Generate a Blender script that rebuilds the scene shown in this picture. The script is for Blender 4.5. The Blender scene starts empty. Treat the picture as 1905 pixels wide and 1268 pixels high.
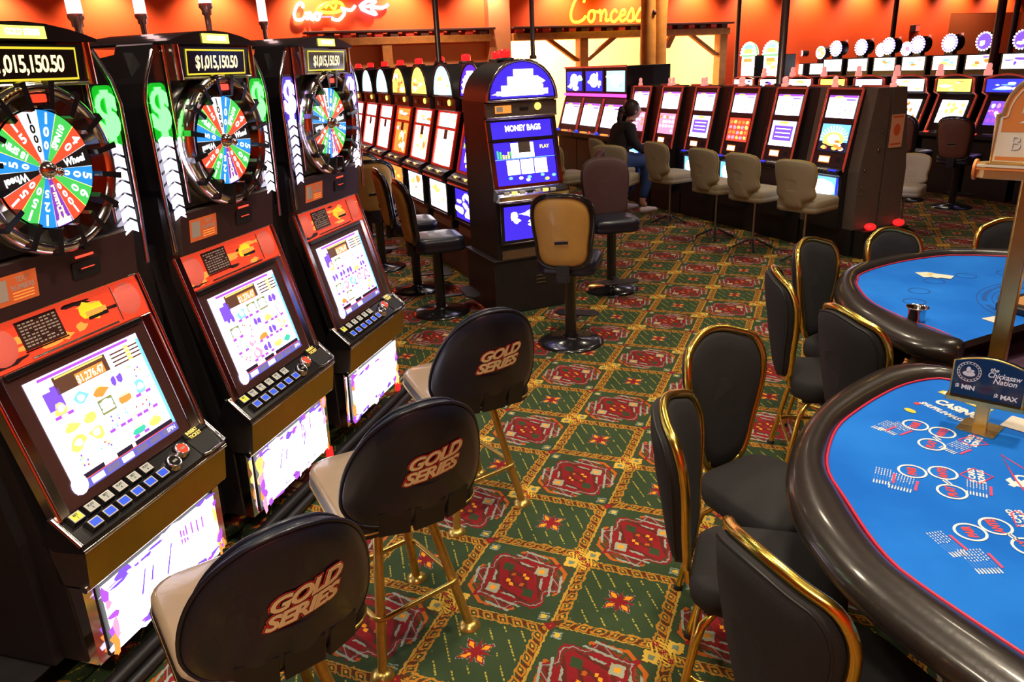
import bpy, math, random
from mathutils import Matrix, Vector, Euler
from math import sin, cos, pi, radians, sqrt, atan2
random.seed(7)
SC = bpy.context.scene
COL = SC.collection

# ---------------------------------------------------------------- camera, world, lights, exposure
TILE = 0.4
cam_d = bpy.data.cameras.new('camera'); cam = bpy.data.objects.new('camera', cam_d); COL.objects.link(cam)
CAMPOS = Vector((2.81050664*TILE, -6.01407198*TILE, 4.65998013*TILE))
CAMROT = Matrix.Rotation(radians(22.30620373), 3, 'Z') @ Matrix.Rotation(radians(69.78138937), 3, 'X') @ Matrix.Rotation(radians(-2.51910519), 3, 'Z')
cam.matrix_world = Matrix.Translation(CAMPOS) @ CAMROT.to_4x4()
cam_d.sensor_fit = 'HORIZONTAL'; cam_d.sensor_width = 36.0; cam_d.lens = 1387.15/1905*36.0
cam_d.clip_start = 0.05; cam_d.clip_end = 120
SC.camera = cam
SC.view_settings.view_transform = 'Standard'; SC.view_settings.look = 'None'
SC.view_settings.gamma = 1.0; SC.view_settings.use_curve_mapping = False
SC.view_settings.exposure = 0.35

world = bpy.data.worlds.new('world'); SC.world = world; world.use_nodes = True
world.node_tree.nodes['Background'].inputs[0].default_value = (0.02, 0.015, 0.02, 1)
world.node_tree.nodes['Background'].inputs[1].default_value = 0.3

H = 0.70710678
def AB(a, b, z=0.0):                    # room axes: a runs along the slot rows, b across them
    return Vector(((-a+b)*H, (a+b)*H, z))
CEIL = 3.9
def area_light(name, loc, size, power, color=(1, .86, .68), rot=(0, 0, 0), size_y=None, spread=None):
    l = bpy.data.lights.new(name, 'AREA'); l.energy = power; l.color = color; l.size = size
    if size_y: l.shape = 'RECTANGLE'; l.size_y = size_y
    if spread: l.spread = spread
    o = bpy.data.objects.new(name, l); o.location = loc; o.rotation_euler = rot; COL.objects.link(o); return o
def spot_light(name, loc, target, power, color, angle=70, blend=.6, radius=.05):
    l = bpy.data.lights.new(name, 'SPOT'); l.energy = power; l.color = color; l.spot_size = radians(angle); l.spot_blend = blend; l.shadow_soft_size = radius
    o = bpy.data.objects.new(name, l); o.location = loc
    o.rotation_euler = (Vector(target)-Vector(loc)).to_track_quat('-Z', 'Y').to_euler(); COL.objects.link(o); return o
WALL_A = 13.2
LAMPS = [(1.9, .9), (.9, -1.0), (1.3, -3.7), (-.35, .9), (.5, 3.1), (2.6, 3.2), (-.9, -1.6), (-2.4, 3.6), (.6, 6.0), (-5.6, 10.9), (-1.2, 12.8)]  # third lamp and last two added, unseen, to light stool backs, logs, timber
for i, (x, y) in enumerate(LAMPS):
    area_light('ceiling_and_fill_light', (x, y, CEIL-.03), .30, 60 if i == 2 else 26 if i < 3 else 60 if i > 8 else 15, (1, .84, .62), spread=radians(125))
for i in range(16):                     # wall washers above the far wall
    b = -5.2+i*1.75
    spot_light('wall_washer_light', AB(WALL_A-.42, b, CEIL-.25), AB(WALL_A, b, 1.9), 200, (1, .80, .62), 110, .8)

# ---------------------------------------------------------------- pixel-free helpers
def look_point(px, py, z):              # where the sight line through a frame point meets height z
    d = CAMROT @ Vector(((px-952.5)/1387.15, -(py-634)/1387.15, -1.0))
    return CAMPOS + d*((z-CAMPOS.z)/d.z)
def look_plane(px, py, n, D):           # ... meets the vertical plane n.P = D
    d = CAMROT @ Vector(((px-952.5)/1387.15, -(py-634)/1387.15, -1.0)); n = Vector(n)
    return CAMPOS + d*((D-n.dot(CAMPOS))/n.dot(d))

# ---------------------------------------------------------------- materials
MATS = {}
def mat(name, color=(.5, .5, .5), rough=.5, metal=0.0, emit=None, strength=0.0, coat=0.0, spec=.5, noise=0.0, nscale=40, bump=0.0, alpha=1.0, trans=0.0):
    if name in MATS: return MATS[name]
    m = bpy.data.materials.new(name); m.use_nodes = True; nt = m.node_tree
    b = nt.nodes['Principled BSDF']; I = b.inputs
    I['Base Color'].default_value = (*color, 1); I['Roughness'].default_value = rough; I['Metallic'].default_value = metal
    I['Coat Weight'].default_value = coat; I['Coat Roughness'].default_value = .08
    I['Specular IOR Level'].default_value = spec
    I['Transmission Weight'].default_value = trans
    if emit is not None:
        I['Emission Color'].default_value = (*emit, 1); I['Emission Strength'].default_value = strength
    if noise or bump:
        tc = nt.nodes.new('ShaderNodeTexCoord'); n = nt.nodes.new('ShaderNodeTexNoise'); n.inputs['Scale'].default_value = nscale; n.inputs['Detail'].default_value = 4
        nt.links.new(tc.outputs['Object'], n.inputs['Vector'])
        if noise:
            mx = nt.nodes.new('ShaderNodeMix'); mx.data_type = 'RGBA'
            mx.inputs[6].default_value = (*[c*(1-noise) for c in color], 1); mx.inputs[7].default_value = (*[min(1, c*(1+noise)) for c in color], 1)
            nt.links.new(n.outputs['Fac'], mx.inputs[0]); nt.links.new(mx.outputs[2], I['Base Color'])
        if bump:
            bp = nt.nodes.new('ShaderNodeBump'); bp.inputs['Strength'].default_value = bump; bp.inputs['Distance'].default_value = .002
            nt.links.new(n.outputs['Fac'], bp.inputs['Height']); nt.links.new(bp.outputs['Normal'], I['Normal'])
    MATS[name] = m; return m
def glow(name, color, strength=1.0):    # something that gives off its own light
    return mat(name, (0.02, 0.02, 0.02), .25, emit=color, strength=strength)

M_BLACK = mat('black_gloss', (.012, .011, .013), .22, coat=.5, noise=.3, nscale=8)
M_CAB = mat('black_cabinet', (.016, .014, .016), .42, noise=.3, nscale=14, bump=.05)
M_CABR = mat('cabinet_maroon', (.055, .022, .028), .38, noise=.2, nscale=12)
M_GREYC = mat('cabinet_grey', (.13, .10, .085), .45, noise=.2, nscale=30, bump=.05)
M_CHROME = mat('chrome', (.78, .76, .74), .13, 1.0)
M_MIRROR = mat('polished_kick_steel', (.62, .58, .5), .07, 1.0, noise=.1, nscale=5)
M_STEEL = mat('brushed_steel', (.42, .39, .36), .32, 1.0, noise=.15, nscale=50)
M_BRASS = mat('satin_brass', (.78, .56, .17), .28, 1.0, noise=.12, nscale=25)
M_BRASSD = mat('brass_panel', (.50, .34, .05), .35, .9, noise=.12, nscale=18)
M_GOLDF = mat('gold_frame', (.86, .60, .12), .24, 1.0, noise=.10, nscale=20)
M_GOLDP = mat('gold_paint', (.62, .44, .12), .30, .85, noise=.25, nscale=60, bump=.05)
M_VINYL = mat('black_vinyl', (.009, .011, .026), .38, coat=.12, noise=.25, nscale=18, bump=.15)
M_VSEAT = mat('dark_tan_vinyl', (.34, .25, .17), .28, coat=.5, noise=.15, nscale=12, bump=.1)
M_FABRIC = mat('charcoal_fabric', (.013, .012, .014), .85, noise=.35, nscale=120, bump=.25)
M_TAN = mat('tan_leather', (.52, .29, .07), .42, coat=.15, noise=.12, nscale=15, bump=.1)
M_CREAM = mat('cream_upholstery', (.36, .30, .20), .7, noise=.12, nscale=35, bump=.15)
M_RUBBER = mat('black_plastic', (.012, .012, .014), .5)
M_WHITE = mat('white_print', (.85, .85, .85), .5)
M_REDP = mat('red_print', (.75, .06, .07), .5)
G_WHITE = glow('screen_white', (1.0, .95, 1.0), 3.2)
G_LAV = glow('screen_lavender', (.72, .62, 1.0), 1.5)
G_VIOLET = glow('screen_violet', (.25, .10, .85), 1.0)
G_PURPLE = glow('screen_purple', (.42, .08, .80), 1.2)
G_BLUE = glow('screen_blue', (.03, .04, .85), 1.1)
G_SKY = glow('screen_sky', (.18, .50, 1.0), 1.5)
G_CYAN = glow('screen_cyan', (.35, .85, .95), 1.8)
G_BROWN = glow('screen_brown', (.16, .06, .03), .8)
G_GOLD = glow('screen_gold', (1.0, .62, .12), 1.5)
G_YEL = glow('screen_yellow', (1.0, .85, .12), 1.8)
G_RED = glow('screen_red', (1.0, .06, .03), 1.5)
G_PINK = glow('screen_pink', (1.0, .25, .40), 1.6)
G_MAG = glow('strip_magenta', (1.0, .06, .45), 2.2)
G_ORANGE = glow('screen_orange', (1.0, .25, .04), 1.4)
G_GREEN = glow('screen_green', (.12, .75, .10), 1.4)
G_TEAL = glow('screen_teal', (.05, .55, .35), 1.2)
G_DARK = glow('screen_dark', (.03, .015, .05), .6)
G_NEON_G = glow('green_tube', (.05, 1.0, .06), 7.0)
G_NEON_V = glow('violet_tube', (.42, .25, 1.0), 7.0)
G_LEDW = glow('white_tube', (.86, .80, 1.0), 6.0)
G_CANDLE = glow('candle_glow', (1.0, .62, .60), 1.8)
M_BEACON = mat('red_lens', (.55, .01, .02), .2, emit=(1.0, .02, .02), strength=.9, coat=.5)

# ---------------------------------------------------------------- mesh builder
class B:
    def __init__(s): s.v = []; s.f = []; s.mi = []; s.sm = []; s.mats = []; s.T = Matrix()
    def idx(s, m):
        if m not in s.mats: s.mats.append(m)
        return s.mats.index(m)
    def add(s, vs, fs, m, smooth=False, T=None):
        T = s.T @ T if T is not None else s.T
        n = len(s.v); s.v += [tuple(T @ Vector(p)) for p in vs]
        k = s.idx(m); flip = T.to_3x3().determinant() < 0
        for f in fs:
            g = [i+n for i in f]; s.f.append(g[::-1] if flip else g); s.mi.append(k); s.sm.append(smooth)
        return s
    def box(s, x0, x1, y0, y1, z0, z1, m, T=None):
        vs = [(x0, y0, z0), (x1, y0, z0), (x1, y1, z0), (x0, y1, z0), (x0, y0, z1), (x1, y0, z1), (x1, y1, z1), (x0, y1, z1)]
        return s.add(vs, [(3, 2, 1, 0), (4, 5, 6, 7), (0, 1, 5, 4), (1, 2, 6, 5), (2, 3, 7, 6), (3, 0, 4, 7)], m, T=T)
    def bbox(s, x0, x1, y0, y1, z0, z1, m, r=.01, n=2, T=None):   # box with rounded vertical outline and chamfered ends
        return s.slab(rrect(x0, x1, y0, y1, r, n), z0, z1, m, T=T, bev=min(r, (z1-z0)*.3)*.6)
    def slab(s, pts, z0, z1, m, T=None, bev=0.0, smooth=False, m2=None):  # outline in xy, extruded in z
        n = len(pts); cx = sum(p[0] for p in pts)/n; cy = sum(p[1] for p in pts)/n
        rings = [(z0, 0), (z1, 0)] if not bev else [(z0, bev), (z0+bev, 0), (z1-bev, 0), (z1, bev)]
        vs = []
        for z, b in rings:
            for p in pts:
                dx, dy = p[0]-cx, p[1]-cy; L = sqrt(dx*dx+dy*dy) or 1
                k = (L-b)/L; vs.append((cx+dx*k, cy+dy*k, z))
        fs = []
        for r in range(len(rings)-1):
            for i in range(n): j = (i+1) % n; fs.append((r*n+i, r*n+j, (r+1)*n+j, (r+1)*n+i))
        s.add(vs, fs, m, smooth, T)
        R = len(rings)-1
        s.add(vs[R*n:], [tuple(range(n))], m2 or m, False, T); s.add(vs[:n], [tuple(range(n))[::-1]], m, False, T)
        return s
    def prism(s, prof, x0, x1, m, T=None, ms=None):   # profile in (y,z), extruded along x
        n = len(prof); vs = [(x0, y, z) for y, z in prof]+[(x1, y, z) for y, z in prof]
        area = sum(prof[i][0]*prof[(i+1) % n][1]-prof[(i+1) % n][0]*prof[i][1] for i in range(n))
        for i in range(n):
            j = (i+1) % n; f = (i, n+i, n+j, j) if area < 0 else (i, j, n+j, n+i)
            s.add([vs[k] for k in f], [(0, 1, 2, 3)], (ms or {}).get(i, m), T=T)
        a = tuple(range(n)); b = tuple(range(n, 2*n))
        s.add(vs, [a if area < 0 else a[::-1], b[::-1] if area < 0 else b], m, T=T); return s
    def quad(s, a, b, c, d, m): return s.add([a, b, c, d], [(0, 1, 2, 3)], m)
    def tube(s, path, r, m, seg=8, closed=False, T=None, flat=1.0, up=None):
        P = [Vector(p) for p in path]; n = len(P); vs = []; fs = []
        rr = r if isinstance(r, (list, tuple)) else [r]*n
        prev = None
        for i in range(n):
            if closed: t = P[(i+1) % n]-P[i-1]
            else: t = P[min(i+1, n-1)]-P[max(i-1, 0)]
            t.normalize()
            if prev is None:
                u = Vector(up) if up else (Vector((0, 0, 1)) if abs(t.z) < .9 else Vector((1, 0, 0)))
                a = (u-t*u.dot(t)).normalized()
            else: a = (prev-t*prev.dot(t)).normalized()
            prev = a; b = t.cross(a)
            for k in range(seg):
                an = 2*pi*k/seg; vs.append(P[i]+a*cos(an)*rr[i]*flat+b*sin(an)*rr[i])
        for i in range(n if closed else n-1):
            for k in range(seg):
                i2 = (i+1) % n; k2 = (k+1) % seg
                fs.append((i*seg+k, i*seg+k2, i2*seg+k2, i2*seg+k))
        s.add(vs, fs, m, True, T)
        if not closed: s.add(vs[:seg], [tuple(range(seg))[::-1]], m, False, T); s.add(vs[-seg:], [tuple(range(seg))], m, False, T)
        return s
    def lathe(s, prof, m, seg=20, T=None, smooth=True, c=(0, 0), cap=True):
        vs = []; fs = []; n = len(prof)
        for r, z in prof:
            for k in range(seg): vs.append((c[0]+r*cos(2*pi*k/seg), c[1]+r*sin(2*pi*k/seg), z))
        for i in range(n-1):
            for k in range(seg): k2 = (k+1) % seg; fs.append((i*seg+k, i*seg+k2, (i+1)*seg+k2, (i+1)*seg+k))
        s.add(vs, fs, m, smooth, T)
        if cap and prof[0][0] > 1e-4: s.add(vs[:seg], [tuple(range(seg))[::-1]], m, False, T)
        if cap and prof[-1][0] > 1e-4: s.add(vs[-seg:], [tuple(range(seg))], m, False, T)
        return s
    def grid(s, fn, nu, nv, m, smooth=True, T=None, closed_u=False):
        vs = [fn(i/(nu if closed_u else nu-1), j/(nv-1)) for j in range(nv) for i in range(nu)]
        fs = [(j*nu+i, j*nu+(i+1) % nu, (j+1)*nu+(i+1) % nu, (j+1)*nu+i) for j in range(nv-1) for i in range(nu if closed_u else nu-1)]
        return s.add(vs, fs, m, smooth, T)
    def rings(s, R, m, smooth=True, T=None, cap=True):    # loft through equal closed rings
        n = len(R[0]); vs = [p for r in R for p in r]
        fs = [(j*n+i, j*n+(i+1) % n, (j+1)*n+(i+1) % n, (j+1)*n+i) for j in range(len(R)-1) for i in range(n)]
        s.add(vs, fs, m, smooth, T)
        if cap: s.add(R[0], [tuple(range(n))[::-1]], m, False, T); s.add(R[-1], [tuple(range(n))], m, False, T)
        return s
    def ball(s, c, r, m, seg=12, T=None):
        rx, ry, rz = r if isinstance(r, (tuple, list)) else (r, r, r)
        return s.grid(lambda u, v: (c[0]+rx*cos(2*pi*u)*sin(pi*v), c[1]+ry*sin(2*pi*u)*sin(pi*v), c[2]-rz*cos(pi*v)), seg, seg//2+2, m, closed_u=True, T=T)
    def disc(s, r, z, m, seg=24, T=None, r0=0, a0=0, a1=2*pi):
        n = seg; vs = []; fs = []
        for k in range(n+1):
            a = a0+(a1-a0)*k/n; vs += [(r0*cos(a), r0*sin(a), z), (r*cos(a), r*sin(a), z)]
        for k in range(n): fs.append((2*k, 2*k+1, 2*k+3, 2*k+2))
        return s.add(vs, fs, m, T=T)
    def ring(s, r, w, m, seg=28, T=None, h=.0015, z=0):   # flat ring with a little thickness
        return s.disc(r+w/2, z+h, m, seg, T, r0=r-w/2)
    def text(s, st, size, m, T, ext=.0, shear=0.0, bold=0.0, align='CENTER', sx=1.0, space=1.0):
        me = text_mesh(st, size, ext, shear, bold, align, space)
        X = T @ Matrix.Diagonal((sx, 1, 1, 1))
        return s.add(me[0], me[1], m, T=X)
    def build(s, name, parent=None, label=None, bevel=0.0, sub=0):
        me = bpy.data.meshes.new(name); me.from_pydata(s.v, [], s.f)
        for m in s.mats: me.materials.append(m)
        me.polygons.foreach_set('material_index', s.mi); me.polygons.foreach_set('use_smooth', s.sm); me.update()
        o = bpy.data.objects.new(name, me); COL.objects.link(o)
        if parent: o.parent = parent
        if label: o['label'] = label
        if bevel:
            b = o.modifiers.new('bevel', 'BEVEL'); b.width = bevel; b.segments = 2; b.limit_method = 'ANGLE'; b.angle_limit = radians(40)
        if sub:
            d = o.modifiers.new('sub', 'SUBSURF'); d.levels = sub; d.render_levels = sub
        return o
TXT = {}
def text_mesh(st, size, ext, shear, bold, align, space):
    k = (st, size, ext, shear, bold, align, space)
    if k in TXT: return TXT[k]
    c = bpy.data.curves.new('txt', 'FONT'); c.body = st; c.size = size; c.extrude = ext; c.shear = shear; c.offset = bold; c.align_x = align; c.align_y = 'CENTER'; c.resolution_u = 3; c.space_character = space
    o = bpy.data.objects.new('txt', c); COL.objects.link(o)
    dg = bpy.context.evaluated_depsgraph_get(); dg.update()
    me = bpy.data.meshes.new_from_object(o.evaluated_get(dg))
    r = ([tuple(v.co) for v in me.vertices], [tuple(p.vertices) for p in me.polygons])
    bpy.data.objects.remove(o); bpy.data.curves.remove(c); bpy.data.meshes.remove(me)
    TXT[k] = r; return r
def rrect(x0, x1, y0, y1, r, n=3):
    out = []
    for cx, cy, a in ((x1-r, y0+r, -90), (x1-r, y1-r, 0), (x0+r, y1-r, 90), (x0+r, y0+r, 180)):
        for k in range(n+1): t = radians(a+90*k/n); out.append((cx+r*cos(t), cy+r*sin(t)))
    return out
def frame_T(o, x, z):                   # matrix: local x axis along x, local y axis along z, origin o
    x = Vector(x).normalized(); z = Vector(z).normalized(); n = x.cross(z)
    return Matrix(((x.x, z.x, n.x, o[0]), (x.y, z.y, n.y, o[1]), (x.z, z.z, n.z, o[2]), (0, 0, 0, 1)))
def tag(o, label=None, cat=None, group=None, kind=None):
    if label: o['label'] = label
    if cat: o['category'] = cat
    if group: o['group'] = group
    if kind: o['kind'] = kind
    return o
def thing(name, label, cat, loc=(0, 0, 0), rz=0.0, group=None):
    o = bpy.data.objects.new(name, None); COL.objects.link(o); o.empty_display_size = .1
    o.location = loc; o.rotation_euler = (0, 0, radians(rz)); return tag(o, label, cat, group)
def copy_tree(o, parent=None):
    c = o.copy(); COL.objects.link(c); c.parent = parent
    for ch in o.children: copy_tree(ch, c)
    return c
def dup(o, label, loc, rz, group=None):
    c = copy_tree(o); c.location = loc; c.rotation_euler = (0, 0, radians(rz)); return tag(c, label, group=group)

# ---------------------------------------------------------------- carpet (all node maths)
class N:
    nt = None
    def __init__(s, sock): s.s = sock
    @staticmethod
    def op(o, a, b=None, c=None):
        n = N.nt.nodes.new('ShaderNodeMath'); n.operation = o
        for i, x in enumerate((a, b, c)):
            if x is None: continue
            if isinstance(x, N): N.nt.links.new(x.s, n.inputs[i])
            else: n.inputs[i].default_value = x
        return N(n.outputs[0])
    def __add__(s, o): return N.op('ADD', s, o)
    __radd__ = __add__
    def __sub__(s, o): return N.op('SUBTRACT', s, o)
    def __rsub__(s, o): return N.op('SUBTRACT', o, s)
    def __mul__(s, o): return N.op('MULTIPLY', s, o)
    __rmul__ = __mul__
    def __lt__(s, o): return N.op('LESS_THAN', s, o)
    def __gt__(s, o): return N.op('GREATER_THAN', s, o)
def nabs(a): return N.op('ABSOLUTE', a)
def nmax(a, b): return N.op('MAXIMUM', a, b)
def nmin(a, b): return N.op('MINIMUM', a, b)
def nfrac(a): return N.op('FRACT', a)
def nfloor(a): return N.op('FLOOR', a)
def carpet_material():
    m = bpy.data.materials.new('patterned_carpet'); m.use_nodes = True; nt = m.node_tree; N.nt = nt
    bs = nt.nodes['Principled BSDF']; bs.inputs['Roughness'].default_value = .9; bs.inputs['Specular IOR Level'].default_value = .2
    tc = nt.nodes.new('ShaderNodeTexCoord'); sp = nt.nodes.new('ShaderNodeSeparateXYZ'); 
    wob = nt.nodes.new('ShaderNodeTexNoise'); wob.inputs['Scale'].default_value = 60; wob.inputs['Detail'].default_value = 2
    nt.links.new(tc.outputs['Object'], wob.inputs['Vector'])
    nt.links.new(tc.outputs['Object'], sp.inputs[0])
    wf = N(wob.outputs['Fac']); wob2 = (wf-.5)*.05
    X = N(sp.outputs[0])*(1/TILE)+wob2; Y = N(sp.outputs[1])*(1/TILE)-wob2
    ix, iy = nfloor(X), nfloor(Y); x = X-ix-.5; y = Y-iy-.5
    par = nabs(nfrac((ix+iy)*.5)*2)          # 0 star tile, 1 medallion tile
    med = par > .5
    ax, ay = nabs(x), nabs(y)
    q = (x+y)*H; r = (x-y)*H; aq, ar = nabs(q), nabs(r)
    def rgb(c):
        n = nt.nodes.new('ShaderNodeRGB'); n.outputs[0].default_value = (*c, 1); return n.outputs[0]
    def mix(base, c, mask):
        n = nt.nodes.new('ShaderNodeMix'); n.data_type = 'RGBA'
        nt.links.new(mask.s, n.inputs[0]); nt.links.new(base, n.inputs[6])
        if isinstance(c, tuple): n.inputs[7].default_value = (*c, 1)
        else: nt.links.new(c, n.inputs[7])
        return n.outputs[2]
    GRN = (.036, .062, .026); RED = (.24, .012, .016); RUST = (.10, .030, .008); ORG = (.48, .11, .012); YEL = (.60, .38, .03); GREY = (.24, .30, .27); AMB = (.85, .33, .02)
    inv = lambda a: 1-a
    # ---- star tile
    S = rgb(GRN)
    t = x*.83+y*.56                            # dotted diagonals
    t2 = y*.83-x*.56
    line = (nabs(nfrac(t*7.5+.25)-.5) < .055)*(nabs(nfrac(t2*26)-.5) < .33)*(nabs(nfrac(t2*2.2+nfloor(t*7.5+.25)*.37)-.5) < .40)
    S = mix(S, (.42, .36, .06), line*(nmax(ax, ay) < .36)*(inv((nmax(ax, ay) < .17))))
    e = nmax(ax, ay)                           # border of hooked curls
    s_ = nmin(ax, ay)*N.op('SIGN', x*y)
    along = N.op('ADD', (x*(ay > ax)), (y*(ax > ay)))
    ph = nfrac(along*7.0)-.5; de = (e-.435)*(1/.055)
    ring = nabs(nmax(nabs(ph*2.3+de*.55), nabs(de))-.66) < .17
    S = mix(S, RUST, (e > .425)*(nabs(ph) > .12))
    S = mix(S, (.46, .19, .02), ring*(e > .38))
    S = mix(S, (.60, .30, .03), (nmax(nabs(ph*2.3+de*.55), nabs(de)) < .22))
    zig = (e > (.378+nabs(ph)*.05))*(e < .388+nabs(ph)*.05)
    S = mix(S, (.45, .22, .025), zig)
    S = mix(S, (.48, .28, .04), (e > .488))
    # centre flower: four amber petals on the diagonals, red spikes on the axes
    R_ = nmax(ax, ay); rr = N.op('SQRT', x*x+y*y)
    petal = nmin(nabs(aq-.095)*1.0+ar*1.9, nabs(ar-.095)*1.0+aq*1.9)
    spike = nmin(ax*4.2+ay, ay*4.2+ax)
    S = mix(S, GREY, (nmin(petal-.095, spike-.155) < 0)*(nfrac((x+y)*24) > .35))
    S = mix(S, RED, (nmin(petal-.080, spike-.15) < 0))
    S = mix(S, AMB, (petal < .052))
    # ---- medallion tile
    M = rgb(GRN)
    M = mix(M, (.10, .035, .02), (wf > .60)*(ar > .0)*(aq > .28))
    hexa = nmax(nmax(ax, ay)*1.0, aq*.92)
    M = mix(M, ORG, (nmax(hexa, ar*1.15) < .430)*(aq > ar*.55)*inv((nmax(hexa, ar*1.15) < .395)))
    M = mix(M, (.20, .045, .012), (nmax(hexa, ar*1.15) < .375)*(aq > .05)*(wf > .47))
    # stepped red star
    step = nfloor(aq*9)*(1/9)
    body = (ar+step*.75)
    tri = nabs(nfrac(aq*5.2+ar*.4)-.5)
    zz = ar+tri*.16+aq*.42
    star8 = nmin(ax+ay, nmax(ax, ay)*1.42)
    zed = star8+tri*.10
    M = mix(M, RED, zed < .490)
    M = mix(M, GREY, (zed < .458)*(zed > .442))
    M = mix(M, GRN, (zed < .425)*(zed > .412))
    M = mix(M, RED, (zed < .400))
    M = mix(M, (.11, .02, .014), (zed < .40)*(nabs(nfrac(aq*7+ar*3)-.5) < .16))
    M = mix(M, GRN, ((nabs(ar-.22)*1.0+aq*1.3) < .085))
    wed = (aq > .13)*(aq < .40)*(ar < .36)
    M = mix(M, (.30, .35, .30), wed*(nabs(nfrac(aq*9+ar*6)-.5) < .13)*(ar > .10))
    M = mix(M, (.34, .36, .26), (nabs(aq-.26)+ar*.9) < .085)
    M = mix(M, AMB, (nabs(aq-.26)+ar*1.1) < .040)
    M = mix(M, (.20, .010, .014), (nabs(aq-.12)+ar*.55 < .05))
    M = mix(M, AMB, (nabs(aq-.085)+nabs(ar-.03) < .026))
    M = mix(M, ORG, (nabs(ar-.09)+aq < .03))
    # corner devices of the medallion tile
    dq = (nabs(q)-.585)                         # rosettes beside the chequered clusters
    ros = nabs(dq)+ar
    M = mix(M, (.66, .42, .06), (ros < .085+nabs(nfrac((ax+ay*2)*12)-.5)*.035))
    M = mix(M, (.16, .22, .15), ros < .038)
    dd = nabs(ar-.575)+aq
    M = mix(M, GREY, (dd < .070)*(nfrac(y*34) > .4))
    M = mix(M, (.65, .45, .06), dd < .036)
    M = mix(M, (.48, .28, .04), (ax > .490))
    col = mix(S, M, med)
    # ---- node ornaments: small red cross on even nodes, chequered cluster on odd ones
    X2, Y2 = X+.5, Y+.5; jx, jy = nfloor(X2), nfloor(Y2); u = X2-jx-.5; v = Y2-jy-.5
    odd = nabs(nfrac((jx+jy)*.5)*2) > .5
    au, av = nabs(u), nabs(v); c1 = nmin(nabs(au-.028)+av, nabs(av-.028)+au)
    col = mix(col, RED, (c1 < .030)*inv(odd)); col = mix(col, ORG, (au+av < .012)*inv(odd))
    g = (u-v)*H; h = (u+v)*H; ag, ah = nabs(g), nabs(h)
    clus = (nabs(ah-0)*1.0 < 9)
    yel = ((nmax(ag*.55, ah) < .080)*(nabs(nfrac(ah*26+ag*12)-.5) < .24))*odd
    col = mix(col, (.70, .44, .05), yel)
    blk = (nmin(nmin(nabs(g-.11)+ah, nabs(g+.11)+ah), ah+ag) < .040)*odd
    col = mix(col, RED, blk); col = mix(col, (.75, .42, .06), blk*(nabs(nfrac(u*42)-.5) < .2)*(nabs(nfrac(v*42)-.5) < .2))
    # pile
    fz = nt.nodes.new('ShaderNodeTexNoise'); fz.inputs['Scale'].default_value = 420; fz.inputs['Detail'].default_value = 3
    nt.links.new(tc.outputs['Object'], fz.inputs['Vector'])
    big = nt.nodes.new('ShaderNodeTexNoise'); big.inputs['Scale'].default_value = 5; nt.links.new(tc.outputs['Object'], big.inputs['Vector'])
    k = N(fz.outputs['Fac'])*.9+N(big.outputs['Fac'])*.5+.35
    hv = nt.nodes.new('ShaderNodeHueSaturation'); nt.links.new(col, hv.inputs['Color']); nt.links.new(k.s, hv.inputs['Value'])
    nt.links.new(hv.outputs[0], bs.inputs['Base Color'])
    bp = nt.nodes.new('ShaderNodeBump'); bp.inputs['Strength'].default_value = .5; bp.inputs['Distance'].default_value = .004
    nt.links.new(fz.outputs['Fac'], bp.inputs['Height']); nt.links.new(bp.outputs['Normal'], bs.inputs['Normal'])
    return m
M_CARPET = carpet_material()

# ---------------------------------------------------------------- room shell
M_WALL = mat('orange_wall_paint', (1.0, .085, .004), .75, noise=.04, nscale=2)
M_WALLB = mat('pale_orange_plaster', (.80, .27, .10), .75, noise=.05, nscale=3)
M_CEIL = mat('ceiling_tile', (.10, .09, .085), .9, noise=.1, nscale=20)
M_BEIGE = mat('cream_wall_paint', (.90, .72, .36), .8, noise=.04, nscale=2)
M_WOOD = mat('rough_timber', (.42, .13, .02), .6, noise=.45, nscale=9, bump=.3)
M_LOG = mat('honey_log', (.50, .19, .03), .5, noise=.45, nscale=7, bump=.3)
M_DARKW = mat('dark_timber', (.10, .02, .01), .6, noise=.3, nscale=9)
M_REDBLK = mat('red_board', (.75, .05, .02), .6, noise=.15, nscale=9)
M_OLIVE = mat('olive_door_paint', (.42, .30, .06), .6, noise=.08, nscale=5)
M_POLE = mat('dark_metal_pole', (.05, .02, .02), .4, .3)
X0a, X1a, Y0b, Y1b = -5.2, WALL_A, -6.5, 27.0      # extent in a and b
def ab_box(b, a0, a1, b0, b1, z0, z1, m):
    vs = [AB(a, c, z) for z in (z0, z1) for a, c in ((a0, b0), (a1, b0), (a1, b1), (a0, b1))]
    return b.add(vs, [(0, 1, 2, 3), (7, 6, 5, 4), (0, 4, 5, 1), (1, 5, 6, 2), (2, 6, 7, 3), (3, 7, 4, 0)], m)
def setting(name, *boxes):
    b = B()
    for bx in boxes: ab_box(b, *bx)
    return tag(b.build(name), kind='structure')
setting('floor', (X0a, X1a+4.2, Y0b, Y1b, -.06, 0, M_CARPET))
setting('ceiling', (X0a, X1a+4.2, Y0b, Y1b, CEIL, CEIL+.08, M_CEIL))
setting('wall_left', (X0a, X1a+4.2, Y0b-.12, Y0b, 0, CEIL, M_WALL))
setting('wall_right', (X0a, X1a+4.2, Y1b, Y1b+.12, 0, CEIL, M_WALL))
setting('wall_near', (X0a-.12, X0a, Y0b, Y1b, 0, CEIL, M_WALL))
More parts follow.
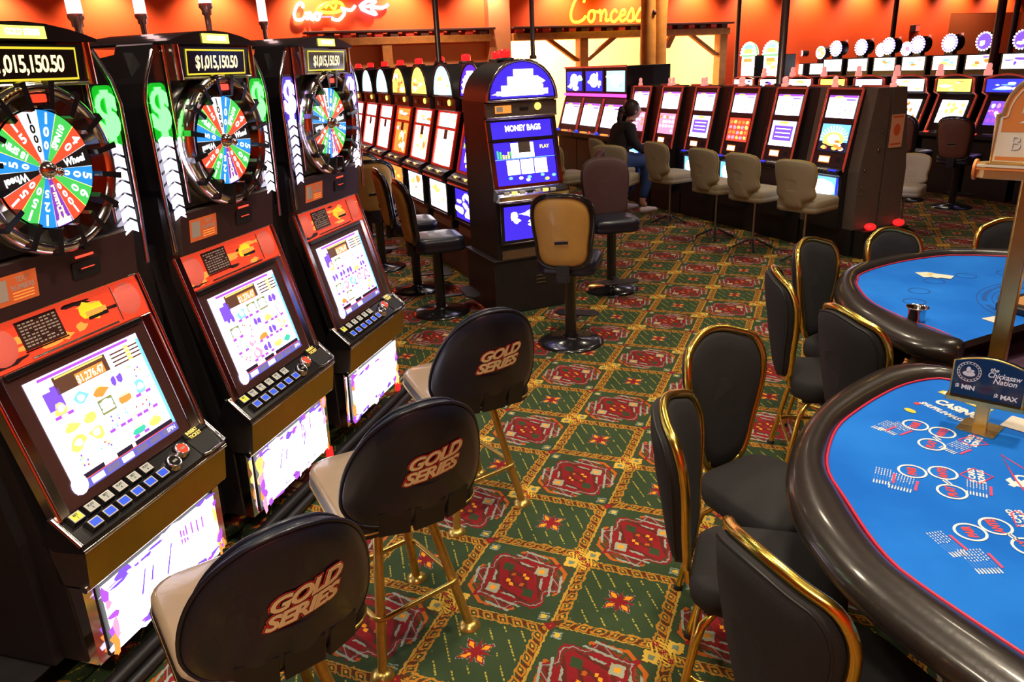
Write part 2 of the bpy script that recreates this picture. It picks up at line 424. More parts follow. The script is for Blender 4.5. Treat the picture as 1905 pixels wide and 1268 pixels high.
# far wall with the concession opening (b 5.84..11.3) and the tall recess on the right
setting('wall_far', (WALL_A, WALL_A+.2, Y0b, 5.84, 0, CEIL, M_WALL), (WALL_A, WALL_A+.2, 5.84, 11.45, 2.36, CEIL, M_WALL),
        (WALL_A, WALL_A+.2, 11.45, 19.2, 0, CEIL, M_WALL), (WALL_A, WALL_A+.2, 19.2, 24.5, 2.72, CEIL, M_WALL), (WALL_A, WALL_A+.2, 24.5, Y1b, 0, CEIL, M_WALL))
setting('wall_concession', (WALL_A+4.0, WALL_A+4.15, Y0b, 14.0, 0, CEIL, M_BEIGE), (WALL_A+.2, WALL_A+4.0, 5.2, 5.35, 0, CEIL, M_BEIGE), (WALL_A+.2, WALL_A+4.0, 12.4, 12.55, 0, CEIL, M_BEIGE))
setting('wall_recess', (WALL_A+1.6, WALL_A+1.75, 18.5, 25.2, 0, CEIL, M_WALLB), (WALL_A+.2, WALL_A+1.6, 19.05, 19.2, 0, CEIL, M_WALLB), (WALL_A+.2, WALL_A+1.6, 24.5, 24.65, 0, CEIL, M_WALLB))
setting('door_1', (WALL_A+3.93, WALL_A+4.0, 12.55, 13.4, 0, 1.98, M_OLIVE))
area_light('concession_lamp_light', AB(WALL_A+2.2, 7.6, CEIL-.1), 2.2, 900, (1, .82, .45))
area_light('concession_lamp_light', AB(WALL_A+2.0, 11.0, CEIL-.1), 1.2, 120, (1, .80, .40))
area_light('recess_lamp_light', AB(WALL_A+.9, 21.5, CEIL-.1), 1.2, 18, (1, .70, .45))
# pilaster, dado below the mezzanine beams
setting('trim_1', (WALL_A-.22, WALL_A, 5.36, 5.84, 0, CEIL, M_WALLB))
setting('trim_2', (WALL_A-.01, WALL_A, 2.2, 5.36, 0, 2.34, M_WALLB))
# timber frames
def timber_frame(b0, b1, name_label, posts, braces, z_low):
    t = thing('timber_frame', name_label, 'beam', AB(WALL_A-.2, b0, 0))
    inv = Matrix.Translation(-Vector(t.location))
    def part(nm, f):
        b = B(); b.T = inv; f(b); return b.build(nm, t, bevel=.01)
    part('beam', lambda b: ab_box(b, WALL_A-.32, WALL_A-.02, b0, b1, z_low, z_low+.14, M_WOOD))
    part('top_rail', lambda b: ab_box(b, WALL_A-.34, WALL_A-.02, b0, b1+.1, 2.585, 2.63, M_DARKW))
    n = int((b1-b0)/.30)
    for i in range(n):
        x = b0+(b1-b0)*(i+.5)/n
        part('block', lambda b: ab_box(b, WALL_A-.30, WALL_A-.04, x-.085, x+.085, z_low+.14, 2.585, M_DARKW if i % 2 else M_REDBLK))
    for pb in posts:
        part('post', lambda b: ab_box(b, WALL_A-.30, WALL_A-.06, pb-.10, pb+.10, 0, z_low, M_WOOD))
    for (ba, bb, zb) in braces:
        def br(b):
            a0, a1 = WALL_A-.24, WALL_A-.12; w = .075
            vs = []
            for a in (a0, a1):
                for (bb_, z) in ((ba-w, z_low), (ba+w, z_low), (bb+w, zb), (bb-w, zb)): vs.append(AB(a, bb_, z))
            b.add(vs, [(0, 1, 2, 3), (7, 6, 5, 4), (0, 4, 5, 1), (1, 5, 6, 2), (2, 6, 7, 3), (3, 7, 4, 0)], M_WOOD)
        part('brace', br)
    return t
timber_frame(1.6, 5.36, 'rustic timber beam and blocks on the orange wall left of the pilaster', [3.15], [], 2.36)
timber_frame(5.86, 11.45, 'rustic timber frame with diagonal braces across the bright concession opening', [7.55, 11.30], [(6.75, 7.45, 1.90), (8.35, 7.65, 1.90), (10.45, 11.2, 1.9), (9.9, 9.75, 2.1)], 2.36)
# twin log column
lc = look_plane(1216, 100, (-H, H, 0), 10.6); lcp = Vector((lc.x, lc.y, 0))
t = thing('log_column', 'tall column of twin honey-coloured peeled logs beside the yellow neon sign', 'column', lcp)
for k, off in enumerate((-.135, .125)):
    b = B(); random.seed(20+k)
    P = [(off*H+random.uniform(-.01, .01), off*H+random.uniform(-.01, .01), z*CEIL/8) for z in range(9)]
    b.tube(P, [.15+random.uniform(-.012, .012) for _ in P], M_LOG, 14); b.build('log', t)
b = B(); b.ball((.03, -.02-.15, 2.7), (.05, .04, .05), M_DARKW); b.build('knot', t)
# thin poles that carry cabling down from the ceiling
poles = [(813, 60, (H, H, 0), 1.62, .028, 1.915, 'thin dark cable pole rising from the curved-top slot row under the neon script'),
         (990, 50, (H, H, 0), 1.70, .018, 1.908, 'thin dark cable pole rising just behind the end curved-top machine'),
         (1458, 60, (H, H, 0), 5.12, .040, 1.545, 'thick dark cable pole rising from the middle of the six-machine slot bank'),
         (1375, 20, (H, H, 0), 9.4, .04, 0, 'dark cable pole beside the two green-lit fan toppers'),
         (1665, 30, (H, H, 0), 13.6, .05, 0, 'dark cable pole left of the small red wall lamp'),
         (1856, 60, (H, H, 0), 9.4, .055, 0, 'dark cable pole in front of the violet round topper at the right'),
         (70, 20, (H, H, 0), -.6, .035, 0, 'dark square pole behind the first wheel machine'),
         (1888, 40, (H, H, 0), 13.6, .05, 0, 'short dark pole against the beige recess at far right'),
         (632, 30, (H, H, 0), 3.2, .03, 0, 'thin dark pole crossing the pink neon script')]
for px, py, n, D, r, z0, lab in poles:
    q = look_plane(px, py, n, D); b = B(); b.lathe([(r*1.6, z0), (r*1.6, z0+.02), (r, z0+.03), (r, CEIL-.02), (r*1.6, CEIL-.02), (r*1.6, CEIL)], M_POLE, 10)
    o = b.build('cable_pole'); o.location = (q.x, q.y, 0); tag(o, lab, 'pole', 'cable poles to the ceiling')
# neon signs on the far wall
def neon_sign(name, label, b0, z, rows, extra=None):
    t = thing(name, label, 'sign', AB(WALL_A-.06, b0, z))
    for nm, st, size, m, db, dz, shear in rows:
        b = B(); b.text(st, size, m, frame_T((db*H, db*H, dz), (H, H, 0), (0, 0, 1)), .02, shear, .02, 'LEFT', space=.9); b.build(nm, t)
    return t
G_NEONY = glow('neon_yellow', (1.0, .90, .02), 5.0); G_NEONW = glow('neon_white', (1, .85, 1), 6.0); G_NEONP = glow('neon_violet_white', (.75, .35, 1.0), 6.0)
def neon_path(b, pts, m, r=.028):       # points in (b, z) metres, smoothed
    Q = []
    for i in range(len(pts)-1):
        p0, p1, p2, p3 = pts[max(i-1, 0)], pts[i], pts[i+1], pts[min(i+2, len(pts)-1)]
        for k in range(4):
            t = k/4; Q.append([.5*((2*p1[j])+(-p0[j]+p2[j])*t+(2*p0[j]-5*p1[j]+4*p2[j]-p3[j])*t*t+(-p0[j]+3*p1[j]-3*p2[j]+p3[j])*t**3) for j in (0, 1)])
    Q.append(pts[-1]); b.tube([(q[0]*H, q[0]*H, q[1]) for q in Q], r, m, 6)
def script_letters(b, text, x, s, m, r):
    L = {'C': [(.9, .95), (.95, 1.25), (.7, 1.35), (.35, 1.0), (.12, .45), (.2, .08), (.5, 0), (.85, .12), (1.0, .3)],
         'o': [(.45, .55), (.2, .5), (.1, .2), (.25, 0), (.45, .12), (.5, .4), (.4, .55), (.55, .5), (.75, .5)],
         'n': [(0, .45), (.15, .55), (.15, 0), (.2, .35), (.4, .58), (.5, .4), (.48, .05), (.7, .1)],
         'c': [(.5, .45), (.35, .58), (.12, .35), (.15, .05), (.35, 0), (.6, .2)],
         'e': [(.1, .25), (.4, .35), (.42, .55), (.22, .52), (.1, .2), (.25, 0), (.55, .15)],
         's': [(0, .1), (.35, .65), (.45, .3), (.38, .02), (.1, .03), (.3, 0), (.6, .15)],
         'i': [(0, .3), (.12, .5), (.12, .05), (.35, .1)]}
    W = {'C': 1.05, 'o': .72, 'n': .68, 'c': .56, 'e': .52, 's': .56, 'i': .34}
    for ch in text:
        neon_path(b, [((x+p[0]*s), p[1]*s) for p in L[ch]], m, r); x += W[ch]*s
    return x
t = thing('neon_sign', 'yellow neon script word on the orange wall left of the log column', 'sign', AB(WALL_A-.45, 7.10, 2.68))
b = B(); script_letters(b, 'Concess', 0, .40, G_NEONY, .026); b.build('neon_tube', t)
t = thing('neon_sign', 'white and violet neon script with a small yellow loop, high on the wall at left', 'sign', AB(WALL_A-.07, 1.46, 2.84))
b = B(); x = script_letters(b, 'Cno', 0, .22, G_NEONW, .026); b.build('neon_tube', t)
b = B(); neon_path(b, [(.45, .16), (.62, .28), (.9, .30), (.95, .18), (.7, .12), (.45, .16)], G_NEONY, .028); neon_path(b, [(.62, .2), (.7, .26), (.78, .18), (.84, .26)], G_NEONY, .02); b.build('neon_loop', t)
b = B(); neon_path(b, [(.72, .02), (.85, -.01), (.98, .12), (.92, .2), (1.1, .16), (1.2, .24)], G_NEONW, .028); neon_path(b, [(.5, .05), (.75, .05)], G_PINK, .015)
neon_path(b, [(1.28, .22), (1.4, .30), (1.62, .34), (1.5, .24), (1.3, .2), (1.45, .12), (1.6, .08), (1.5, .2), (1.75, .2), (1.85, .26)], G_NEONP, .03); b.build('neon_tube', t)
# small red wall lamp
q = look_plane(1702, 53, (-H, H, 0), WALL_A-.05)
b = B(); T45 = Matrix.Rotation(radians(45), 4, 'Z'); b.bbox(-.14, .14, -.05, .05, -.09, .09, M_RUBBER, .02, T=T45); b.box(-.02, .13, -.062, -.05, -.07, .07, G_RED, T=T45)
o = b.build('wall_lamp'); o.location = q; tag(o, 'small dark box lamp with a red face on the orange wall', 'lamp')
G_WARM = glow('warm_diffuser', (1, .85, .62), 6)
# recessed ceiling lamps (fittings for every lamp, the added unseen ones too)
for i, (x, y) in enumerate(LAMPS):
    t = thing('ceiling_lamp', 'unseen round recessed ceiling downlight in a pale trim ring', 'lamp', (x, y, CEIL-.012), 0, 'recessed ceiling downlights')
    b = B(); b.lathe([(0, .006), (.16, .006)], G_WARM, 20, cap=False); b.build('diffuser', t)
    b = B(); b.lathe([(.16, 0), (.19, 0), (.19, .012), (.16, .012)], M_STEEL, 20, cap=False); b.build('trim_ring', t)

# ---------------------------------------------------------------- screen pictures: coloured lit cells on a lit ground
def place_frame(o, ux, uz):             # returns fn(u, v, d) on a tilted panel: origin lower-left, unit vectors in metres
    n = Vector(ux).cross(Vector(uz)).normalized(); ux = Vector(ux); uz = Vector(uz); o = Vector(o)
    return lambda u, v, d=0.0: o+ux*u+uz*v+n*d
def rect(b, F, u0, u1, v0, v1, m, d=.0008):
    b.add([F(u0, v0, d), F(u1, v0, d), F(u1, v1, d), F(u0, v1, d)], [(0, 1, 2, 3)], m)
def blob(b, F, u, v, ru, rv, m, d=.001, n=10, jag=0.0, rnd=None):
    pts = []
    for k in range(n):
        a = 2*pi*k/n; j = 1+(rnd.uniform(-jag, jag) if rnd else 0)
        pts.append(F(u+cos(a)*ru*j, v+sin(a)*rv*j, d))
    b.add(pts, [tuple(range(n))], m)
def panel(w, h, y0, z0, y1):            # panel centred on x=0 between heights z0..z0+h(dz) from y0 (bottom) to y1 (top)
    L = sqrt(h*h+(y1-y0)**2)
    return place_frame((-w/2, y0, z0), (1, 0, 0), (0, (y1-y0)/L, h/L)), L

# ---------------------------------------------------------------- wheel machine (three in the foreground)
WN = ['1000', '100', 'SPIN10', '40', 'Wheel', '500', '60', '1000', 'WHEEL', '125', '150', '150', 'Wheel', '150', '18 SPIN', '15']
WC = ['W', 'B', 'G', 'R', 'K', 'B', 'G', 'R', 'P', 'B', 'G', 'R', 'K', 'B', 'G', 'R']
G_WB = glow('wheel_blue', (.02, .30, .80), .95); G_WG = glow('wheel_green', (.07, .62, .10), .95); G_WR = glow('wheel_red', (.90, .085, .03), .95)
G_WW = glow('wheel_white', (.9, .9, .9), 1.0); G_WK = glow('wheel_black', (.02, .01, .01), .3); G_WP = glow('wheel_purple', (.27, .05, .55), .9)
G_TXT = glow('wheel_lettering', (1, 1, 1), 1.5)
G_AMBER = glow('jackpot_amber', (1.0, .78, .38), 1.6); G_FRAMEY = glow('display_yellow_border', (.80, .62, .03), 1.0)
M_GLASSK = mat('dark_display_glass', (.02, .012, .012), .12, coat=.6)
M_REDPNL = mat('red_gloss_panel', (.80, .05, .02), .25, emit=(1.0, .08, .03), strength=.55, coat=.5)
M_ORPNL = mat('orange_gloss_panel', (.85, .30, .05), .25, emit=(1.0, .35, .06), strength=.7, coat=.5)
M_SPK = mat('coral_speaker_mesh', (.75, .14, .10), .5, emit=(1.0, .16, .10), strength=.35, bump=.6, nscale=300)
M_BEZEL = mat('brown_screen_bezel', (.075, .028, .025), .4, noise=.1, nscale=20)
M_STICK = mat('off_white_sticker', (.72, .66, .58), .6)
M_BTNW = glow('ivory_button', (.62, .56, .42), .75); M_BTNB = glow('blue_button', (.01, .10, .80), .85); M_BTNY = glow('yellow_button', (.85, .75, .03), .95)
G_HALO_G = glow('green_halo_plate', (.0, .75, .02), .55); G_HALO_V = glow('violet_halo_plate', (.10, .05, .85), .55)  # emissive plates that paint the halo round the dollar lights
def wheel_machine(idx, label, loc, glowm, seed):
    rnd = random.Random(seed)
    t = thing('wheel_slot_machine', label, 'slot machine', loc, 95.95, 'wheel slot machines in the left foreground')
    # --- cabinet carcass
    b = B()
    prof = [(.03, .16), (.03, .45), (.06, .60), (.16, 1.22), (.15, 1.26), (.13, 1.80), (.16, 1.96), (.60, 1.90), (.66, .9), (.66, .16)]
    b.prism(prof, -.33, .33, M_CAB); b.build('cabinet', t, bevel=.006)
    for s in (-1, 1):                     # tall flanks, wider than the face
        b = B(); b.prism([(.12, .16), (.12, .60), (.20, 1.24), (.20, 1.30), (.66, 1.30), (.66, .16)], s*.33, s*.365, M_CAB); b.build('side_panel', t, bevel=.004)
    # --- belly glass in chrome frame
    b = B(); F, L = panel(.60, .285, .0, .150, -.012)
    b.prism([(-.012, .152), (-.024, .445), (.06, .445), (.06, .152)], -.325, .325, M_CHROME)
    b.prism([(-.02, .155), (-.028, .425), (.0, .425), (.0, .155)], -.285, .285, M_RUBBER)
    bfr = b.build('belly_frame', t, bevel=.004)
    b = B(); F = place_frame((-.275, -.0290, .165), (1, 0, 0), (0, -.03, 1))
    rect(b, F, 0, .55, 0, .25, G_WHITE, 0)
    for k in range(34):                   # ragged violet and amber fringe
        u = rnd.uniform(0, .55); v = rnd.choice([rnd.uniform(0, .03), rnd.uniform(.22, .25)]); blob(b, F, u, v, rnd.uniform(.012, .045), rnd.uniform(.005, .018), rnd.choice([G_VIOLET, G_PURPLE, G_LAV, G_LAV]), .001+k*2e-5, 7, .5, rnd)
    for k in range(16):
        v = rnd.uniform(0, .25); u = rnd.choice([rnd.uniform(0, .02), rnd.uniform(.53, .55)]); blob(b, F, u, v, rnd.uniform(.008, .022), rnd.uniform(.012, .04), rnd.choice([G_ORANGE, G_PURPLE, G_PINK, G_GOLD]), .0016+k*2e-5, 7, .5, rnd)
    for k in range(10): rect(b, F, .34+k*.014, .34+k*.014+.008, .155, .215+rnd.uniform(-.02, .02), rnd.choice([G_PURPLE, G_LAV, G_LAV]), .002)
    arc = [(.19+.03*k, .150+.036*sin(pi*k/8)) for k in range(9)]
    for k in range(8): b.add([F(arc[k][0], arc[k][1], .0025), F(arc[k+1][0], arc[k+1][1], .0025), F(arc[k+1][0], arc[k+1][1]+.010, .0025), F(arc[k][0], arc[k][1]+.010, .0025)], [(0, 1, 2, 3)], G_LAV)
    for (u, v, s) in ((.14, .11, .08), (.19, .13, .05), (.26, .10, .10), (.34, .12, .06)):
        b.add([F(u, v, .003), F(u+.010, v, .003), F(u+s*.5, v+s, .003), F(u+s*.5-.006, v+s, .003)], [(0, 1, 2, 3)], rnd.choice([G_VIOLET, G_LAV]))
    for k in range(5): 
        u = .17+k*.062; rect(b, F, u, u+.0025, .02, .10, M_GREYC, .003); rect(b, F, u, u+.058, .018, .0205, M_GREYC, .003)
    b.build('belly_glass', bfr)
    # --- brass apron and button deck
    b = B(); b.prism([(-.065, .455), (-.085, .585), (.05, .60), (.05, .455)], -.33, .33, M_STEEL, ms={0: M_BRASSD}); b.build('apron', t, bevel=.005)
    b = B(); b.tube([(-.335, -.045, .452), (.335, -.045, .452)], .013, M_CHROME, 8); b.build('chrome_trim', t); b = B(); b.tube([(-.335, -.085, .592), (.335, -.085, .592)], .007, M_CHROME, 8); b.build('chrome_trim', t)
    b = B(); b.prism([(-.09, .588), (-.085, .612), (.015, .690), (.06, .60), (.02, .58)], -.338, .338, M_BLACK); 
    b.tube([(-.335, -.085, .612), (-.335, .0, .690)], .010, M_CHROME, 6); b.tube([(.335, -.085, .612), (.335, .0, .690)], .010, M_CHROME, 6)
    b.build('button_deck', t, bevel=.004)
    dz = Vector((0, .10, .078)).normalized(); o0 = Vector((-.32, -.085, .614))
    F = place_frame(o0, (1, 0, 0), dz)
    for row, (v0, cols) in enumerate(((.012, 6), (.058, 6))):
        for k in range(cols):
            m = M_BTNB if row == 0 else (M_BTNY if k == 0 else M_BTNW); u0 = .018+row*-.006+k*.058+(0.02 if row == 0 else 0)
            bb = B()
            vs = [F(u0, v0, 0), F(u0+.048, v0, 0), F(u0+.048, v0+.038, 0), F(u0, v0+.038, 0), F(u0+.003, v0+.003, .018), F(u0+.045, v0+.003, .018), F(u0+.045, v0+.035, .018), F(u0+.003, v0+.035, .018)]
            bb.add(vs, [(3, 2, 1, 0), (4, 5, 6, 7), (0, 1, 5, 4), (1, 2, 6, 5), (2, 3, 7, 6), (3, 0, 4, 7)], M_RUBBER)
            rect(bb, F, u0+.005, u0+.043, v0+.005, v0+.033, M_STICK, .0186); rect(bb, F, u0+.008, u0+.040, v0+.008, v0+.030, m, .0190)
            if row: bb.text(['BET', 'PLAY'][k % 2]+'\n'+str(k+1), .011, M_RUBBER, frame_T(F(u0+.024, v0+.019, .0196), (1, 0, 0), dz), 0, 0, .0004, space=.9)
            bb.build('button', t, label='yellow button' if m is M_BTNY else ('blue square button' if row == 0 else 'ivory square button'))
    for (u, v, m) in ((.415, .038, M_RUBBER), (.478, .058, M_ORPNL)):
        bb = B(); T = frame_T(F(u, v, 0), (1, 0, 0), dz)
        bb.lathe([(.030, 0), (.030, .012), (.026, .018), (.026, .024), (.022, .027), (.019, .024)], M_CHROME, 20, T); bb.lathe([(.0, .0245), (.0195, .0245)], M_BLACK if m is M_RUBBER else M_REDPNL, 18, T)
        bb.box(-.010, .010, -.004, .004, .025, .0262, M_STEEL, T); bb.build('round_button', t, label='round chrome-ringed button')
    b = B(); rect(b, F, .535, .645, .004, .118, M_RUBBER, .0009); b.box(-.055, .055, -.02, .02, 0, .012, M_BLACK, frame_T(F(.59, .10, 0), (1, 0, 0), dz))
    T = frame_T(F(.575, .085, .013), (1, 0, 0), dz)
    b.text('INSERT\nTICKET', .018, G_GOLD, T, 0, 0, .0005); b.tube([F(.535, .0, .004), F(.56, -.006, .004), F(.64, -.006, .004), F(.652, .03, .004), F(.652, .10, .004)], .006, M_CHROME, 6)
    b.build('ticket_slot', t)
    # --- reclined game screen
    zb, zt, yb, yt = .675, 1.105, .000, .115
    up = Vector((0, yt-yb, zt-zb)).normalized(); Lh = sqrt((zt-zb)**2+(yt-yb)**2)
    F = place_frame((-.33, yb, zb), (1, 0, 0), up)
    b = B(); nrm = Vector((1, 0, 0)).cross(up)
    def slabF(bb, u0, u1, v0, v1, d0, d1, m):
        vs = [F(u0, v0, d0), F(u1, v0, d0), F(u1, v1, d0), F(u0, v1, d0), F(u0, v0, d1), F(u1, v0, d1), F(u1, v1, d1), F(u0, v1, d1)]
        bb.add(vs, [(3, 2, 1, 0), (4, 5, 6, 7), (0, 1, 5, 4), (1, 2, 6, 5), (2, 3, 7, 6), (3, 0, 4, 7)], m)
    slabF(b, .045, .595, 0, Lh, -.03, .012, M_BEZEL); slabF(b, .055, .585, Lh-.02, Lh, .0, .022, M_BLACK); sbz = b.build('screen_bezel', t, bevel=.004)
    b = B(); slabF(b, 0, .045, 0, Lh+.14, -.02, .02, M_CHROME); b.tube([F(.006, 0, .02), F(.006, Lh+.14, .02)], .007, mat('rose_chrome', (.9, .45, .35), .15, 1.0), 6); b.build('chrome_side', t, bevel=.003)
    b = B(); slabF(b, .595, .66, 0, Lh, -.02, .016, M_CHROME); slabF(b, .638, .66, 0, Lh+.14, -.02, .022, M_CHROME); b.tube([F(.654, 0, .02), F(.654, Lh+.14, .02)], .007, MATS['rose_chrome'], 6); b.build('chrome_side', t, bevel=.003)
    b = B(); u0, u1, v0, v1 = .095, .545, .035, Lh-.045
    G_SCR = glow('screen_pale', (.95, .85, 1.0), 2.2)
    rect(b, F, u0, u1, v0, v1, G_SCR, .0135)
    W = u1-u0; Hh = v1-v0
    def R(a, c, e, f, m, d): rect(b, F, u0+a*W, u0+c*W, v0+e*Hh, v0+f*Hh, m, .0135+d)
    R(0, 1, .95, 1, G_LAV, .0004); R(.1, .9, .962, .985, G_PURPLE, .0006); R(0, .03, 0, 1, G_LAV, .0003); R(.97, 1, 0, 1, G_SKY, .0003)
    R(.20, .66, .80, .95, G_BROWN, .0006); R(.22, .64, .93, .945, G_GOLD, .0008); R(.24, .36, .81, .89, G_BROWN, .0008); R(.37, .62, .805, .90, G_ORANGE, .0008)
    b.text('$1,276.47', .034, glow('digits_pale', (1, .9, .7), 1.4), frame_T(F(u0+.49*W, v0+.845*Hh, .0150), (1, 0, 0), up), 0, 0, .001, sx=.8)
    for k in range(4): R(.70, .97, .80+k*.036, .815+k*.036, G_BROWN, .0006); R(.84, .88, .80+k*.036, .83+k*.036, G_GOLD, .0008)
    R(.09, .22, .70, .86, G_VIOLET, .0006); R(.155, .20, .70+.12, .89, G_VIOLET, .0007)
    cells = [G_WHITE, G_LAV, G_GOLD, G_VIOLET, G_TEAL, G_PINK, G_SKY]
    for cx in range(5):
        for cy in range(4):
            x0 = .10+cx*.165; y0 = .14+cy*.16; kd = rnd.random()
            if kd < .20:
                R(x0+.01, x0+.14, y0+.01, y0+.145, mat('olive_card', (.1, .1, .1), .5, emit=(.28, .30, .06), strength=.9), .0006); R(x0+.02, x0+.13, y0+.07, y0+.12, G_CYAN, .0008); R(x0+.02, x0+.13, y0+.03, y0+.055, G_WHITE, .0008); blob(b, F, u0+(x0+.075)*W, v0+(y0+.085)*Hh, .024, .018, G_WHITE, .0146)
            elif kd < .45:
                blob(b, F, u0+(x0+.075)*W, v0+(y0+.075)*Hh, .026, .022, rnd.choice([G_LAV, G_GOLD, G_SKY, G_PINK]), .0141, 9, .35, rnd); blob(b, F, u0+(x0+.075)*W, v0+(y0+.08)*Hh, .014, .012, G_WHITE, .0144, 8, .2, rnd)
            elif kd < .60:
                for s in (0, 1): blob(b, F, u0+(x0+.045+.06*s)*W, v0+(y0+.08)*Hh, .012, .016, G_VIOLET, .0141, 7, .3, rnd)
            elif kd < .75:
                blob(b, F, u0+(x0+.075)*W, v0+(y0+.05)*Hh, .03, .014, rnd.choice([G_GOLD, G_ORANGE, G_TEAL]), .0141, 8, .3, rnd); R(x0+.03, x0+.12, y0+.085, y0+.095, G_GOLD, .0007)
            else:
                for q in range(7): blob(b, F, u0+(x0+.02+rnd.random()*.12)*W, v0+(y0+.02+rnd.random()*.12)*Hh, .004, .004, rnd.choice([G_RED, G_SKY, G_GOLD, G_VIOLET]), .0142, 6)
            if rnd.random() < .4: R(x0, x0+.15, y0, y0+.028, G_PURPLE, .0009); R(x0+.05, x0+.10, y0+.005, y0+.023, G_WHITE, .0011)
    R(.10, .97, .085, .125, G_DARK, .0006); R(.28, .40, .088, .122, G_WHITE, .0008); R(.55, .58, .088, .122, G_WHITE, .0008); R(.0, .98, .078, .086, G_RED, .0005)
    R(.06, 1, 0, .078, mat('screen_indigo', (.1, .1, .1), .5, emit=(.10, .10, .62), strength=.9), .0006)
    for k in range(6): R(.14+k*.14, .25+k*.14, .015, .065, G_WHITE if k in (0, 2) else mat('screen_slate', (.1, .1, .1), .5, emit=(.18, .16, .36), strength=.8), .0008)
    blob(b, F, u0+.045*W, v0+.07*Hh, .03, .032, G_LAV, .0148, 14)
    b.text('SPIN', .02, G_LAV, frame_T(F(u0+.93*W, v0+.04*Hh, .0150), (1, 0, 0), up), 0, 0, .0006)
    b.build('game_screen', sbz)
    # --- red speaker panel above the screen
    zr = Lh+.002
    b = B(); slabF(b, .02, .64, zr, zr+.135, -.03, .014, M_REDPNL); b.tube([F(.01, zr+.137, .012), F(.65, zr+.137, .012)], .005, M_CHROME, 6); b.tube([F(.16, zr+.010, .018), F(.50, zr+.010, .018)], .004, M_CHROME, 6)
    b.tube([F(.52, zr+.01, .018), F(.52, zr+.125, .018)], .004, M_CHROME, 6)
    for k in range(16): blob(b, F, rnd.uniform(.06, .60), zr+rnd.uniform(.01, .12), rnd.uniform(.02, .07), rnd.uniform(.004, .012), rnd.choice([M_ORPNL, M_ORPNL, M_CABR]), .0145+k*3e-5, 9, .4, rnd)
    blob(b, F, .42, zr+.075, .05, .03, mat('yellow_flame', (.85, .55, .03), .3, emit=(1, .6, .02), strength=.7), .0153, 10, .3, rnd)
    rpn = b.build('red_panel', t, bevel=.002)
    for u in (.085, .575):
        b = B(); T = frame_T(F(u, zr+.07, .015), (1, 0, 0), up); b.lathe([(0, .010), (.035, .008), (.052, .002), (.055, 0)], M_SPK, 22, T); b.build('speaker', rpn)
    b = B(); slabF(b, .155, .30, zr+.035, zr+.122, .014, .018, M_BEZEL); slabF(b, .150, .305, zr+.030, zr+.034, .014, .019, M_CHROME)
    for k in range(8): 
        v = zr+.112-k*.0095
        for j in range(9):
            if rnd.random() < .9: rect(b, F, .162+j*.0148, .162+j*.0148+rnd.uniform(.008, .0135), v-.002, v+.002, M_STICK, .0184)
    b.build('notice_plate', rpn)
    b = B(); slabF(b, .395, .475, zr+.062, zr+.078, .014, .02, M_ORPNL); slabF(b, .40, .48, zr+.05, zr+.060, .014, .017, M_RUBBER); b.build('bill_slot', rpn)
    # --- dark head panel with card reader
    b = B(); b.prism([(.105, 1.255), (.085, 1.405), (.2, 1.42), (.2, 1.255)], -.30, .30, M_GREYC, ms={0: M_CABR}); rdp = b.build('reader_panel', t, bevel=.006)
    F2 = place_frame((-.30, .1035, 1.262), (1, 0, 0), (0, -.020, .150))
    F2 = place_frame((-.30, .1035, 1.262), (1, 0, 0), Vector((0, -.020, .150)).normalized())
    b = B(); rect(b, F2, .045, .205, .03, .115, mat('orange_card', (.70, .14, .03), .5, emit=(.9, .16, .04), strength=.25), .001); rect(b, F2, .055, .105, .045, .105, M_STICK, .002)
    b.text('TEXT\nNUMBERS', .022, M_STICK, frame_T(F2(.155, .085, .002), (1, 0, 0), (0, -.13, 1)), 0, 0, .0005, sx=.8)
    for k in range(3): rect(b, F2, .12, .19, .040+k*.009, .043+k*.009, M_ORPNL, .002)
    b.build('info_card', rdp)
    b = B(); T2 = frame_T(F2(.385, .065, 0), (1, 0, 0), (0, -.13, 1)); b.slab(rrect(-.055, .055, -.026, .026, .006), 0, .004, M_RUBBER, T2); b.box(-.03, .03, -.003, .003, .004, .007, M_BLACK, T2); b.box(-.022, .03, .002, .005, .004, .0065, G_RED, T2)
    b.box(-.035, .035, .038, .045, 0, .002, G_RED, T2); b.build('card_reader', rdp)
    # --- wheel housing wings
    outline = [(-.30, 1.42), (-.345, 1.50), (-.355, 1.78), (-.345, 1.86), (-.27, 1.99), (.27, 1.99), (.345, 1.86), (.355, 1.78), (.345, 1.50), (.30, 1.42)]
    b = B(); vs = [(x, .10-(z-1.4)*.03, z) for x, z in outline]; vb = [(x*.98, .24, z) for x, z in outline]
    n = len(outline); b.add(vs, [tuple(range(n))[::-1]], M_BLACK)
    b.add(vs+vb, [(i, (i+1) % n, n+(i+1) % n, n+i) for i in range(n)], M_BLACK); b.add(vb, [tuple(range(n))], M_BLACK); b.build('wheel_housing', t, bevel=.008)
    for s in (-1, 1):
        b = B(); b.tube([(s*.345, .095, 1.28), (s*.357, .090, 1.50), (s*.362, .085, 1.80), (s*.340, .082, 1.875), (s*.285, .08, 1.965)], .0075, M_CHROME, 8)
        b.build('chrome_trim', t); b = B(); b.tube([(s*.235, .085, 1.44), (s*.235, .078, 1.98)], .006, M_CHROME, 8); b.build('chrome_trim', t)
